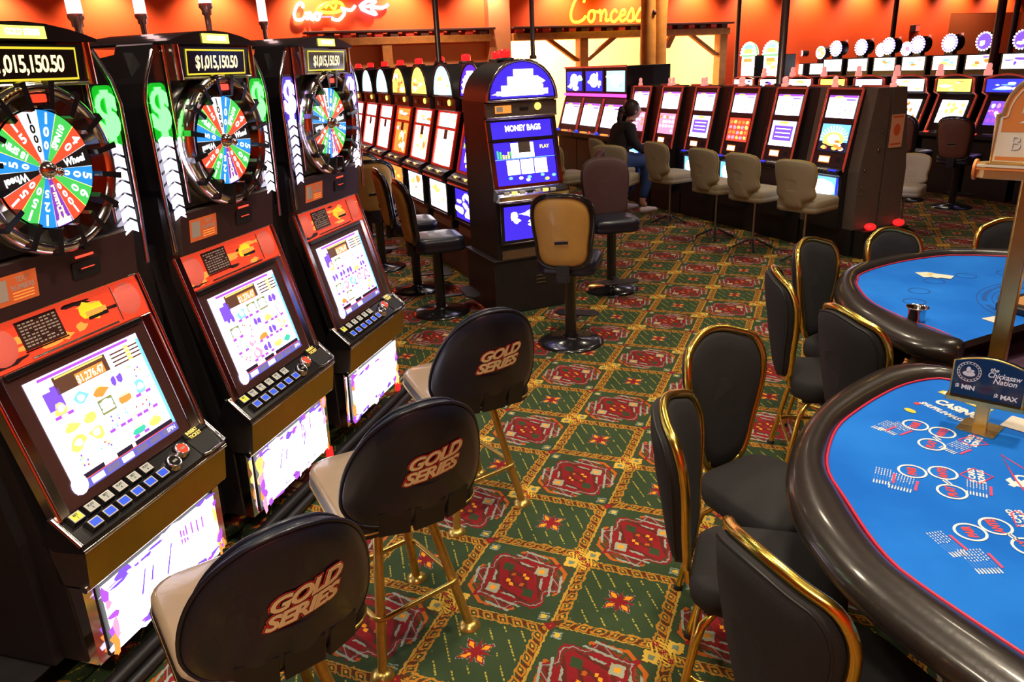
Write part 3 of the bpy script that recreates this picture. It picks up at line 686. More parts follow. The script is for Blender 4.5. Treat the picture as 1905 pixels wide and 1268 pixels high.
    # dollar light columns
    for s in (-1, 1):
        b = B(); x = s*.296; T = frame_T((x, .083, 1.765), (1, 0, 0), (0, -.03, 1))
        b.slab(rrect(-.042, .042, -.105, .095, .02), -.004, -.001, G_HALO_G if glowm is G_NEON_G else G_HALO_V, T); b.text('$', .185, glowm, T, .004, 0, .009, sx=.85)
        for k in range(7):
            z = 1.66-k*.042; w = .036*(1-k*.03)
            b.add([(x-w, .086, z-.018), (x, .083, z-.004), (x+w, .086, z-.018), (x+w, .086, z+.014), (x, .083, z+.030), (x-w, .086, z+.014)], [(0, 1, 4, 5), (1, 2, 3, 4)], G_LEDW if idx < 2 or s > 0 else G_LAV)
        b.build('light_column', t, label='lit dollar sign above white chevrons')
    # --- bezel ring and fins
    C = Vector((0, .06, 1.64)); TW = frame_T(C, (1, 0, 0), (0, -.03, 1))
    b = B(); b.lathe([(.245, -.03), (.243, .012), (.228, .030), (.214, .030), (.205, .012)], M_CHROME, 48, TW, cap=False)
    b.lathe([(.206, .014), (.170, -.003)], mat('smoked_ring', (.45, .40, .34), .10, 1.0, coat=.3), 48, TW, cap=False); wbz = b.build('wheel_bezel', t)
    for k in range(16):
        a = 2*pi*(k+.5)/16; Tk = TW @ Matrix.Rotation(a, 4, 'Z'); b = B(); b.slab([(.166, -.007), (.243, -.010), (.243, .010), (.166, .007)], -.004, .036, M_BLACK, Tk); b.build('fin', wbz)
    b = B(); b.slab(rrect(-.034, .034, .176, .212, .01), .0, .026, M_CABR, TW); b.slab(rrect(-.024, .024, .184, .206, .005), .026, .032, G_RED if idx == 1 else M_REDPNL, TW); b.build('pointer', wbz)
    b = B()
    for k in range(9):
        a = radians(104+k*4.2); b.ball((cos(a)*.228, sin(a)*.228, .034), .004, M_BRASS, 6, TW)
    b.build('bead_trim', wbz)
    # --- wheel
    w = B(); w.lathe([(0, -.004), (.166, -.004), (.166, -.014), (0, -.014)][::-1], M_RUBBER, 32, TW)
    MC = dict(W=G_WW, B=G_WB, G=G_WG, R=G_WR, K=G_WK, P=G_WP)
    for k in range(16):
        a = pi/2+radians(8)-k*2*pi/16; w.disc(.165, 0, MC[WC[k]], 4, TW, 0.0, a-pi/16, a+pi/16)
        w.add([(cos(a+pi/16)*.03, sin(a+pi/16)*.03, .0008), (cos(a+pi/16+.006)*.165, sin(a+pi/16+.006)*.165, .0008), (cos(a+pi/16-.006)*.165, sin(a+pi/16-.006)*.165, .0008)], [(0, 2, 1)], G_YEL if WC[k] in 'GR' else G_WW, T=TW)
        s = WN[k]; col = M_RUBBER if WC[k] == 'W' else (G_AMBER if WC[k] == 'P' else G_TXT)
        if s == 'Wheel' or 'SPIN' in s:
            Tt = TW @ Matrix.Rotation(a, 4, 'Z') @ Matrix.Translation((.105, 0, .001)); w.text(s, .030 if s == 'Wheel' else .027, G_TXT, Tt, 0, 0, .0012, sx=.95)
        else:
            n = len(s); top = .150
            for j, ch in enumerate(s):
                rr = top-j*(.112/max(n, 3)); sz = .040*(.35+.65*rr/.150)*(1.1 if n < 4 else .92)
                Tt = TW @ Matrix.Rotation(a-pi/2, 4, 'Z') @ Matrix.Translation((0, rr-.008, .001)); w.text(ch, sz, col, Tt, 0, 0, .0012)
        if WC[k] == 'P': Tt = TW @ Matrix.Rotation(a, 4, 'Z'); w.box(.145, .162, -.026, .026, 0, .0012, G_WW, Tt)
    whl = w.build('wheel', t)
    b = B(); b.lathe([(0, .030), (.012, .028), (.022, .018), (.030, .006), (.031, 0)][::-1], M_CHROME, 20, TW); b.ball((.018, -.008, .026), .014, M_CHROME, 10, TW); b.build('hub', whl)
    # --- jackpot display and topper
    b = B(); b.prism([(.045, 1.872), (.035, 1.975), (.2, 1.985), (.2, 1.86)], -.205, .205, M_BLACK); b.tube([(-.205, .040, 1.870), (.205, .040, 1.870)], .006, M_CHROME, 6)
    b.slab(rrect(-.235, -.205, .03, .12, .01), 1.865, 1.985, M_CHROME); b.slab(rrect(.205, .235, .03, .12, .01), 1.865, 1.985, M_CHROME); dsh = b.build('display_housing', t, bevel=.004)
    b = B(); Fd = place_frame((-.175, .0425, 1.880), (1, 0, 0), Vector((0, -.010, .10)).normalized())
    rect(b, Fd, 0, .35, 0, .088, G_FRAMEY, .0006); rect(b, Fd, .006, .344, .006, .082, M_GLASSK, .0010); b.text('$1,015,150.50', .062, G_AMBER, frame_T(Fd(.175, .042, .0018), (1, 0, 0), (0, -.10, 1)), 0, 0, .0014, sx=.82, space=.88); b.build('jackpot_display', dsh)
    b = B(); prof = []
    top = [(x/10, 1.992+.040*(1-(x/2.6)**2)) for x in [-2.6, -2.2, -1.6, -.8, 0, .8, 1.6, 2.2, 2.6]]
    ol = [(-.26, 1.982)]+[(x, z) for x, z in top]+[(.26, 1.982)]
    vs = [(x, .03, z) for x, z in ol]; vb = [(x, .42, z) for x, z in ol]; n = len(ol)
    b.add(vs, [tuple(range(n))], M_BLACK); b.add(vb, [tuple(range(n))[::-1]], M_BLACK)
    b.add(vs+vb, [(i, n+i, n+(i+1) % n, (i+1) % n) for i in range(n)], M_BLACK); tpr = b.build('topper', t, bevel=.008)
    b = B(); b.box(-.075, .075, .024, .031, 1.988, 2.020, G_YEL); b.text('GOLD SERIES', .022, G_WHITE, frame_T((0, .0232, 2.004), (1, 0, 0), (0, 0, 1)), 0, 0, .0008, sx=.85); b.build('topper_sign', tpr, label='lit yellow name plate')
    return t
U = Vector((-.1037, .9946, 0)); NV = Vector((.9946, .1037, 0))
def UN(u, n, z=0): return U*u+NV*n+Vector((0, 0, z))
for k, (lab, gm) in enumerate((('nearest black wheel slot machine with green dollar lights, at the left edge', G_NEON_G),
                               ('middle black wheel slot machine with green dollar lights and a lit red pointer', G_NEON_G),
                               ('farthest black wheel slot machine of the left row, with violet dollar lights', G_NEON_V))):
    wheel_machine(k, lab, UN(.066+(k-1)*.836, -.95), gm, 30+k)
# base: mirror-finish riser and rounded black foot rail along the row
def un_box(b, u0, u1, n0, n1, z0, z1, m):
    vs = [UN(u, n, z) for z in (z0, z1) for u, n in ((u0, n1), (u0, n0), (u1, n0), (u1, n1))]
    return b.add(vs, [(0, 1, 2, 3), (7, 6, 5, 4), (0, 4, 5, 1), (1, 5, 6, 2), (2, 6, 7, 3), (3, 7, 4, 0)], m)
t = thing('machine_riser', 'long low riser with a mirror steel front under the wheel machines', 'plinth', UN(.5, -1.3))
b = B(); b.T = Matrix.Translation(-t.location); un_box(b, -2.3, 1.36, -1.95, -1.10, 0, .15, M_CAB); un_box(b, -2.3, 1.36, -1.10, -1.096, .01, .148, M_MIRROR); b.build('plinth', t)
b = B(); b.T = Matrix.Translation(-t.location)
for (n0, z0, r) in ((-.955, .040, .028), (-.905, .026, .020)): b.tube([UN(-2.3, n0, z0), UN(1.36, n0, z0)], r, M_CAB, 10)
un_box(b, -2.3, 1.36, -.985, -.895, 0, .018, M_CAB); b.build('foot_rail', t)
for k in range(2):
    c = UN(.40+k*.836, -.955, .098); b = B(); T = Matrix.Translation(c) @ Matrix.Rotation(radians(95.95), 4, 'Z')
    b.bbox(-.02, .02, -.012, .012, -.03, .03, M_BEACON, .008, T=T); o = b.build('red_reflector'); 
    tag(o, ['small red lamp low between the middle and the farthest wheel machine', 'small red lamp low at the far end of the wheel machines'][k], 'lamp', 'red lamps between the wheel machines')
# boxy black column units between the wheel machines
for k in range(3):
    b = B(); T = Matrix.Translation(UN(.484+(k-1)*.836, -1.30)) @ Matrix.Rotation(radians(95.95), 4, 'Z')
    b.box(-.045, .045, -.16, .32, .151, 1.62, M_CAB, T); b.bbox(-.05, .05, -.19, .0, .151, .27, M_CAB, .01, T=T); o = b.build('filler_column')
    tag(o, ['black filler column between the nearest and middle wheel machines', 'black filler column between the middle and farthest wheel machines', 'black filler column past the farthest wheel machine'][k], 'column', 'black filler columns in the wheel machine row')
# backs of the machines standing back to back with the wheel row
for k in range(4):
    b = B(); T = Matrix.Translation(UN(-.77+k*.836-.35, -1.98)) @ Matrix.Rotation(radians(95.95), 4, 'Z')
    b.prism([(-.27, .151), (-.27, 1.80), (-.10, 1.92), (.22, 1.90), (.26, 1.2), (.26, .151)], -.36, .36, M_CAB, T); o = b.build('slot_machine', bevel=.01)
    tag(o, 'plain black back of a slot machine behind the wheel machines, %s from the left' % ['first', 'second', 'third', 'fourth'][k], 'slot machine', 'machine backs behind the wheel row')
# candle lamps
def candle(name_label, loc, h=.20, r=.032, st=0.0):
    t = thing('candle_lamp', name_label, 'lamp', loc, 0, 'tall candle lamps on the wheel machines')
    st += .0; b = B(); b.lathe([(r*.45, -st), (r*.45, .07), (r*.7, .075), (r*.7, .09), (r, .10), (r, .115)], mat('rose_tube', (.9, .45, .40), .25, .8), 14); b.build('stem', t)
    b = B(); b.lathe([(r*.92, .115), (r*.92, .115+h*.5), (r*.98, .115+h*.5), (r*.98, .12+h*.5), (r*.92, .12+h*.5), (r*.92, .115+h), (r*.5, .13+h)], G_CANDLE, 14); b.build('lens', t)
    return t
for (px, py, n, zb, lab) in ((140, 26, -1.35, 1.90, 'lit candle lamp above the right shoulder of the nearest wheel machine'), (262, 26, -1.70, 1.90, 'tall lit candle lamp between the nearest and middle wheel machines'),
                        (388, 44, -1.18, 2.034, 'lit candle lamp on top of the middle wheel machine'), (490, 40, -1.75, 1.90, 'tall lit candle lamp left of the farthest wheel machine')):
    q = look_plane(px, py, NV, n); st = max(0, q.z-.115-zb); q.z = zb+st; candle(lab, q, .26, .027, st)
# ---------------------------------------------------------------- curved-top machines (centre bank)
def lit_art(b, F, w, h, pal, rnd, ground, blobs=14, d=.001):
    rect(b, F, 0, w, 0, h, ground, d)
    for k in range(blobs if blobs != 6 or ground is not MATS.get('screen_ultramarine') else 0):
        blob(b, F, w*rnd.uniform(.15, .85), h*rnd.uniform(.15, .85), w*rnd.uniform(.05, .22), h*rnd.uniform(.04, .16), rnd.choice(pal), d+.0002*(k+1), 8, .3, rnd)
def arch_machine(label, loc, rz, theme, seed, group, zoff=0.0, trim=None):
    rnd = random.Random(seed); trim = trim or M_CHROME
    t = thing('slot_machine', label, 'slot machine', (loc[0], loc[1], loc[2]), rz, group)
    z0 = .45-zoff
    b = B(); b.prism([(.0, .0+z0), (.0, .90), (-.05, .93), (-.05, .97), (.03, 1.0), (.15, 1.50), (.13, 1.62), (.60, 1.62), (.60, z0)], -.29, .29, M_CAB)
    b.prism([(-.015, z0), (-.015, .52), (.0, .52), (.0, z0)], -.26, .29, M_STEEL); b.build('cabinet', t, bevel=.006)
    b = B()                                   # arched head
    n = 14; ol = [(.29*cos(pi*k/n), 1.62+.285*sin(pi*k/n)) for k in range(n+1)]
    vf = [(x, .09, z) for x, z in ol]; vb = [(x, .59, z) for x, z in ol]; m = len(ol)
    b.add(vf, [tuple(range(m))], M_CAB); b.add(vb, [tuple(range(m))[::-1]], M_CAB); b.add(vf+vb, [(i+1, i, m+i, m+i+1) for i in range(m-1)], M_CAB, True); hd = b.build('head', t)
    b = B(); b.tube([(x*.985, .085, z) for x, z in ol], .011, trim, 6); b.tube([(-.285, .085, 1.625), (.285, .085, 1.625)], .009, trim, 6); b.build('head_trim', hd)
    b = B(); al = [(.262*cos(pi*k/n), 1.64+.25*sin(pi*k/n)) for k in range(n+1)]; b.add([(x, .083, z) for x, z in al], [tuple(range(n+1))], theme[0])
    Fh = place_frame((-.26, .083, 1.64), (1, 0, 0), (0, 0, 1))
    for k in range(theme[3]): 
        u = rnd.uniform(.10, .42); v = rnd.uniform(.03, .19)*(1-abs(u-.26)*1.6); blob(b, Fh, u, v, rnd.uniform(.03, .09), rnd.uniform(.012, .03), rnd.choice(theme[1]), .0012+k*.0002, 9, .3, rnd)
    for s in theme[4]: rect(b, Fh, *s, theme[2], .006)
    b.build('arch_glass', hd)
    b = B(); b.prism([(.10, 1.51), (.10, 1.61), (.14, 1.61), (.14, 1.51)], -.29, .29, M_GREYC if trim is M_CHROME else M_CABR); b.tube([(-.29, .10, 1.505), (.29, .10, 1.505)], .006, trim, 6)
    b.build('reader_panel', t)
    b = B(); b.box(-.22, -.09, .095, .10, 1.535, 1.59, M_ORPNL if trim is M_CHROME else M_CABR); b.box(-.21, -.16, .092, .095, 1.545, 1.582, M_STICK); b.build('info_card', t); b = B(); b.lathe([(0, .012), (.025, .012), (.028, 0)][::-1], G_GOLD, 12, frame_T((.13, .10, 1.572), (1, 0, 0), (0, 0, 1))); b.build('lamp_button', t); b = B(); b.box(-.02, .05, .096, .10, 1.55, 1.57, M_RUBBER); b.build('card_reader', t)
    up = Vector((0, .12, .50)).normalized(); Fm = place_frame((-.29, .020, .99), (1, 0, 0), up)
    b = B(); FR = trim if trim is M_CHROME else mat('rose_reflection_trim', (.70, .08, .05), .25, .7, emit=(1, .05, .03), strength=.08)  # faint red emission paints the pink-red reflections on these rims
    for (u0, u1, v0, v1) in ((0, .035, 0, .52), (.545, .58, 0, .52), (0, .58, 0, .018), (0, .58, .345, .362), (0, .58, .50, .52)):
        vs = [Fm(u0, v0, -.01), Fm(u1, v0, -.01), Fm(u1, v1, -.01), Fm(u0, v1, -.01), Fm(u0, v0, .014), Fm(u1, v0, .014), Fm(u1, v1, .014), Fm(u0, v1, .014)]
        b.add(vs, [(3, 2, 1, 0), (4, 5, 6, 7), (0, 1, 5, 4), (1, 2, 6, 5), (2, 3, 7, 6), (3, 0, 4, 7)], FR)
    b.build('screen_frame', t)
    Fq = lambda u0, v0: (lambda u, v, d=0: Fm(u0+u, v0+v, d))
    b = B(); lit_art(b, Fq(.04, .37), .50, .125, theme[1], rnd, theme[0] if theme[5] else theme[2], 6)
    if theme[6]: b.text(theme[6], .06, theme[2], frame_T(Fm(.30, .44, .004), (1, 0, 0), up), 0, 0, .002, sx=.8)
    b.build('award_glass', t)
    b = B(); G = Fq(.04, .022); rect(b, G, 0, .50, 0, .32, theme[0] if theme[5] else theme[2], .001)
    if theme[5]:                             # blue themed: reels below, pay glass above
        rect(b, G, .14, .33, .20, .31, G_WHITE, .002); rect(b, G, .17, .30, .215, .23, G_LAV, .003)
        for k in range(3): rect(b, G, .09+k*.115, .195+k*.115, .075, .185, G_WHITE, .002)
        for k in range(8): blob(b, G, rnd.uniform(.02, .48), rnd.uniform(.01, .06), .018, .012, rnd.choice([G_GREEN, G_YEL, G_WHITE, G_SKY]), .0022+k*.0001, 8)
        for k in range(6): rect(b, G, .02+k*.022, .035+k*.022, .20, .205+rnd.uniform(.02, .06), rnd.choice([G_GREEN, G_TEAL, G_YEL]), .002)
        b.text('PLAY', .035, G_YEL, frame_T(G(.42, .27, .003), (1, 0, 0), up), 0, 0, .001); rect(b, G, .0, .5, .192, .196, G_SKY, .002)
    else:
        for k in range(10): blob(b, G, rnd.uniform(.05, .45), rnd.uniform(.02, .30), rnd.uniform(.02, .07), rnd.uniform(.015, .05), rnd.choice(theme[1]), .0012+k*.0002, 8, .3, rnd)
    rect(b, G, .20, .30, .235, .32, M_GREYC, .006)
    b.build('game_screen', t)
    b = B(); b.prism([(-.075, .90), (-.085, .945), (.02, 1.0), (.05, .90)], -.29, .29, M_CHROME if trim is M_CHROME else M_CABR); b.tube([(-.29, -.08, .905), (.29, -.08, .905)], .009, FR, 6)
    for k in range(7): b.box(-.24+k*.065, -.195+k*.065, -.06, -.03, .955, .975, [M_STICK, G_GOLD, M_STICK, M_RUBBER][k % 4])
    b.build('button_deck', t, bevel=.004)
    b = B(); b.box(-.27, .27, -.03, .0, .58, .88, M_CAB); b.tube([(-.27, -.035, .575), (-.27, -.035, .885), (.27, -.035, .885), (.27, -.035, .575)], .006, M_STEEL, 6, True); b.build('belly_frame', t)
    b = B(); Fb = place_frame((-.24, -.0315, .60), (1, 0, 0), (0, 0, 1)); lit_art(b, Fb, .48, .26, theme[1], rnd, theme[0] if theme[7] else theme[2], 12); b.build('belly_glass', t)
    b = B(); b.lathe([(.07, 0), (.07, .02), (.045, .025)], M_RUBBER, 14, Matrix.Translation((-.02, .34, 1.90))); b.build('beacon_base', t)
    b = B(); b.lathe([(.042, 0), (.044, .045), (.035, .058), (.0, .062)], M_BEACON, 14, Matrix.Translation((-.02, .34, 1.925))); b.build('beacon', t)
    return t
WPAL = [G_WHITE, G_WHITE, G_YEL, G_CYAN]
BLUE = (mat('screen_ultramarine', (.02, .02, .02), .25, emit=(.045, .02, .62), strength=1.2), [G_WHITE, G_WHITE, G_WHITE, G_LAV], G_WHITE, 9, [(.09, .43, .015, .09), (.14, .39, .09, .15), (.19, .35, .15, .20), (.05, .09, .02, .05), (.43, .47, .02, .06)], True, '', True)
themes = [('pale blue and white glass', (G_CYAN, [G_WHITE, G_WHITE, G_GOLD], G_WHITE, 8, [(.14, .38, .0, .12)], False, '', False)),
          ('white glass with yellow art', (G_YEL, [G_WHITE, G_GOLD, G_ORANGE], G_WHITE, 10, [], False, '', False)),
          ('red and gold glass', (G_GOLD, [G_YEL, G_ORANGE, G_RED, G_WHITE], G_ORANGE, 12, [], False, '', False)),
          ('grey-white glass', (G_CYAN, [G_WHITE, G_WHITE, G_LAV], G_WHITE, 6, [(.12, .40, .0, .13)], False, '', False)),
          ('plain white glass', (G_CYAN, [G_WHITE, G_LAV, G_WHITE], G_WHITE, 6, [(.12, .40, .0, .14)], False, '', False))]
CA0 = 3.68; CB = 1.32
ordn = ['nearest', 'second', 'third', 'fourth', 'fifth', 'sixth', 'seventh', 'eighth', 'ninth']
grp = 'curved-top slot machines in the centre bank'
arch_machine('blue-lit curved-top slot machine nearest in the row facing left, next to the end machine', AB(CA0, CB), 315, BLUE, 50, grp, trim=M_CABR)
order = [0, 1, 2, 3, 4, 3, 0, 4]
for k in range(8):
    nm, th = themes[order[k] % 5]
    arch_machine('curved-top slot machine with %s, %s along the left-facing row' % (nm, ordn[k+1]), AB(CA0+.75*(k+1), CB), 315, th, 60+k, grp, trim=M_CABR)
e = AB(2.757+.0, 1.167+.33)
arch_machine('end curved-top slot machine with deep blue glass, facing the aisle behind the tan stool', (e.x, e.y, 0), 45, BLUE[:6]+('MONEY BAGS',)+BLUE[7:], 77, grp)
# plinths
t = thing('machine_riser', 'black louvred plinth cabinet under the end curved-top machine', 'plinth', (e.x, e.y, 0), 45)
b = B(); b.box(-.33, .32, .0, .60, 0, .43, M_CAB); b.box(-.34, .33, -.012, .61, .43, .449, M_CAB); b.build('plinth', t, bevel=.006)
b = B()
for k in range(3): b.box(.03, .11, -.006, .0, .22+k*.03, .228+k*.03, M_STEEL)
b.build('vent', t)
t = thing('machine_riser', 'dark maroon plinth under the left-facing row of curved-top machines', 'plinth', AB(6, 1.4))
b = B(); b.T = Matrix.Translation(-t.location); ab_box(b, 3.40, 10.3, 1.37, 1.85, 0, .449, M_CABR); b.build('plinth', t)
b = B(); b.T = Matrix.Translation(-t.location); ab_box(b, 3.50, 10.3, 1.94, 2.0, 0, 1.84, M_CAB); b.build('spine_wall', t)

# ---------------------------------------------------------------- slant machines of the right-hand banks
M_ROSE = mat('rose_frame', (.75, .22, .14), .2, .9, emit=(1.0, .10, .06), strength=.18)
SK = {'clouds': ([G_WHITE, G_WHITE, G_LAV], G_LAV), 'red': ([G_ORANGE, G_GOLD, G_YEL, G_PINK], G_RED), 'rose': ([G_PINK, G_WHITE, G_LAV, G_ORANGE], G_PINK), 'blue': ([G_BLUE, G_VIOLET, G_WHITE], G_LAV), 'sun': ([G_YEL, G_WHITE, G_GOLD, G_RED], G_SKY)}
def screen_grid(b, F, w, h, rnd, kind):
    rect(b, F, 0, w, 0, h, G_WHITE if kind == 'pale' else SK[kind][1], .001)
    if kind == 'pale':
        rect(b, F, 0, w, h*.9, h, G_PURPLE, .002); blob(b, F, w*.35, h*.93, w*.16, h*.05, G_GOLD, .003)
        rect(b, F, w*.62, w*.95, h*.78, h*.84, G_VIOLET, .002); rect(b, F, 0, w, 0, h*.06, G_LAV, .002); rect(b, F, w*.3, w*.7, .0, h*.05, G_WHITE, .0025)
        for i in range(5):
            for j in range(4):
                if rnd.random() < .7: blob(b, F, w*(.12+i*.18), h*(.18+j*.16), w*.03, h*.03, rnd.choice([G_LAV, G_LAV, G_VIOLET, G_SKY]), .002, 6)
    elif kind == 'sun':
        c = (w*.5, h*.45)
        for k in range(14):
            a = pi*k/13; b.add([F(c[0], c[1], .0015), F(c[0]+cos(a)*w*.5, c[1]+sin(a)*h*.5, .0015), F(c[0]+cos(a+.10)*w*.5, c[1]+sin(a+.10)*h*.5, .0015)], [(0, 1, 2)], G_WHITE)
        rect(b, F, 0, w, 0, h*.35, G_DARK, .0012)
        blob(b, F, c[0], c[1], w*.38, h*.26, G_YEL, .002, 16); blob(b, F, c[0], c[1]-.0, w*.22, h*.18, G_WHITE, .003, 14)
        for k in range(9): blob(b, F, w*rnd.uniform(.1, .9), h*rnd.uniform(.08, .4), w*.10, h*.07, rnd.choice([G_RED, G_WHITE, G_GOLD, G_ORANGE]), .003+k*.0001, 9, .2, rnd)
    elif kind == 'blue':
        rect(b, F, w*.12, w*.9, h*.22, h*.8, G_VIOLET, .002)
        for k in range(3): rect(b, F, w*.2, w*.82, h*(.66-k*.16), h*(.70-k*.16), G_WHITE, .003)
        rect(b, F, 0, w, 0, h*.1, G_WHITE, .002); blob(b, F, w*.5, h*.93, w*.2, h*.06, G_GOLD, .003)
    else:
        for i in range(5):
            for j in range(4): blob(b, F, w*(.12+i*.19), h*(.16+j*.22), w*.075, h*.08, rnd.choice(SK[kind][0]), .002+.0001*(i+j), 8, .2, rnd)
def slant_machine(label, loc, rz, kind, seed, group, belly, side=False):
    rnd = random.Random(seed); t = thing('slot_machine', label, 'slot machine', loc, rz, group)
    prof = [(.03, .26), (.03, .74), (-.02, .78), (-.02, .81), (.05, .83), (.19, 1.53), (.37, 1.53), (.39, .26)]
    b = B(); b.prism(prof, -.21, .21, M_CAB); b.prism([(.10, 0), (.10, .26), (.39, .26), (.39, 0)], -.33, .33, M_RUBBER); b.build('cabinet', t, bevel=.005)
    for s in (-1, 1):
        x0, x1 = (.212, .342) if s > 0 else (-.342, -.212)
        b = B(); b.prism([(.10, .26), (.10, .80), (.22, 1.54), (.39, 1.54), (.39, .26)], x0, x1, M_GREYC if side else M_CAB); b.build('side_panel', t, bevel=.005)
    up = Vector((0, .14, .70)).normalized(); F0 = place_frame((-.205, .047, .83), (1, 0, 0), up)
    for s in (-1, 1): b = B(); b.tube([(s*.208, .035, .80), (s*.208, .045, .86), (s*.208, .185, 1.535)], .011, M_ROSE, 6); b.build('chrome_trim', t)
    b = B(); b.tube([(-.208, .183, 1.538), (.208, .183, 1.538)], .010, M_ROSE, 6); b.build('chrome_trim', t)
    for v0, v1 in ((.0, .135), (.40, .45), (.665, .71)): b = B(); rect(b, F0, .0, .41, v0, v1, M_CABR, .0025); b.build('bezel', t)
    b = B(); rect(b, F0, .08, .22, .035, .10, M_ORPNL, .004); rect(b, F0, .09, .21, .045, .09, G_WHITE, .005); b.build('lit_ticket_panel', t); b = B(); rect(b, F0, .29, .35, .05, .09, M_RUBBER, .004); b.build('bill_acceptor', t)
    Fa = lambda u, v, d=0: F0(u+.035, v+.145, d+.002); Fc = lambda u, v, d=0: F0(u+.035, v+.452, d+.002)
    b = B(); screen_grid(b, Fa, .34, .250, rnd, kind); b.build('lower_screen', t)
    b = B(); screen_grid(b, Fc, .34, .205, rnd, 'pale'); b.build('upper_screen', t)
    b = B(); b.prism([(-.035, .775), (-.03, .80), (.04, .825), (.04, .775)], -.21, .21, M_BLACK)
    for (x, w, m) in ((-.15, .045, G_BLUE), (-.06, .018, M_STICK), (-.01, .018, M_STICK), (.045, .018, M_STICK), (.13, .045, G_BLUE)): b.box(x-w, x+w, -.02, .02, .806, .818, m)
    b.build('button_deck', t)
    b = B(); b.tube([(-.19, .02, .50), (-.19, .02, .75), (.19, .02, .75), (.19, .02, .50)], .006, M_STEEL, 6, True)
    Fb = place_frame((-.18, .028, .51), (1, 0, 0), (0, 0, 1))
    if belly: 
        rect(b, Fb, 0, .36, 0, .23, G_SKY, .001); rect(b, Fb, .0, .36, 0, .03, G_BLUE, .002); rect(b, Fb, .33, .36, 0, .23, G_BLUE, .002); blob(b, Fb, .17, .12, .15, .085, G_WHITE, .003, 16, .08, rnd)
    else: rect(b, Fb, 0, .36, 0, .23, M_CABR, .001)
    b.build('belly_glass', t)
    b = B()
    for x in (-.27,): b.lathe([(.03, 0), (.03, .03), (.014, .04), (.022, .045), (.022, .085), (.008, .10)], mat('candle_rose', (.7, .25, .2), .3, emit=(1, .35, .3), strength=.7), 10, Matrix.Translation((x, .32, 1.54)))
    b.build('candle', t); return t
gA = 'slant-top slot machines in the front right bank'
kinds = [('rose', 'rose and white lower screen, in front of the seated person', True), ('rose', 'pink lower screen with rows of symbols', True), ('blue', 'blue and violet lower screen', True), ('red', 'red and orange lower screen', True), ('blue', 'blue message box on its lower screen and an unlit belly', False), ('sun', 'sunburst on its lower screen, at the end with the grey side', True)]
for k, (kd, lab, bl) in enumerate(kinds):
    slant_machine('twin-screen slot machine with %s' % lab, AB(5.78-.69*(k-1), 4.72), 315, kd, 90+k, gA, bl, k == 5)
for k in range(6):
    slant_machine(['twin-screen slot machine facing away, back to back with the grey-sided end machine'][0] if k == 0 else 'slot machine facing away behind the front right bank, place %s from its end' % ['', 'two', 'three', 'four', 'five', 'six'][k],
                  AB(3.02+.69*k, 4.72+.80), 135, 'rose', 190+k, 'slot machines facing away behind the front right bank', k == 0, True)
# end panel details of the front bank
Te = Matrix.Translation(AB(3.02-.345, 4.72)) @ Matrix.Rotation(radians(315), 4, 'Z')
b = B(); b.T = Te
F = place_frame((.3435, .76, 1.0), (0, 1, 0), (0, 0, 1)); 
b = B(); F = place_frame(AB(2.672, 5.14, 1.00), (H, H, 0), (0, 0, 1)); rect(b, F, .0, .17, 0, .30, mat('notice_paper', (.90, .42, .26), .7), .002); blob(b, F, .085, .16, .042, .055, mat('notice_emblem', (.80, .12, .03), .7), .003, 12)
for k in range(2): rect(b, F, .02, .15, .27-k*.245, .285-k*.245, MATS['notice_emblem'], .003)
tag(b.build('notice_sheet'), 'orange paper notice with a red emblem on the grey side of the slot bank', 'notice')
F = place_frame(AB(2.672, 4.75, 0), (H, H, 0), (0, 0, 1))
for (u, v, r, w_) in ((.30, 1.20, .008, 'topmost'), (.30, 1.16, .008, 'second from the top'), (.28, .99, .016, 'largest'), (.13, .82, .01, 'near the front edge at mid height'), (.12, .66, .010, 'low near the front edge'), (.12, .60, .010, 'lowest')):
    b = B(); T = frame_T(F(u, v, 0), (H, H, 0), (0, 0, 1)); b.lathe([(r, 0), (r, .003), (r*.6, .006), (0, .006)], M_STEEL, 14, T)
    tag(b.build('side_lock'), 'small steel lock on the grey bank side, %s' % w_, 'lock', 'steel locks on the grey bank side')
for k, (bb_, lab) in enumerate(((4.97, 'red dome lamp at the foot of the grey bank side, near corner'), (5.34, 'red dome lamp at the foot of the grey bank side, far corner'))):
    b = B(); b.ball((0, 0, 0), (.055, .055, .035), M_BEACON, 12); o = b.build('dome_lamp'); o.location = AB(2.61, bb_, .29); tag(o, lab, 'lamp', 'red dome lamps at the bank foot')
b = B(); ab_box(b, 2.56, 2.67, 4.84, 5.42, 0, .26, M_RUBBER); tag(b.build('plinth_step'), 'low black plinth step at the grey end of the front right bank', 'plinth')

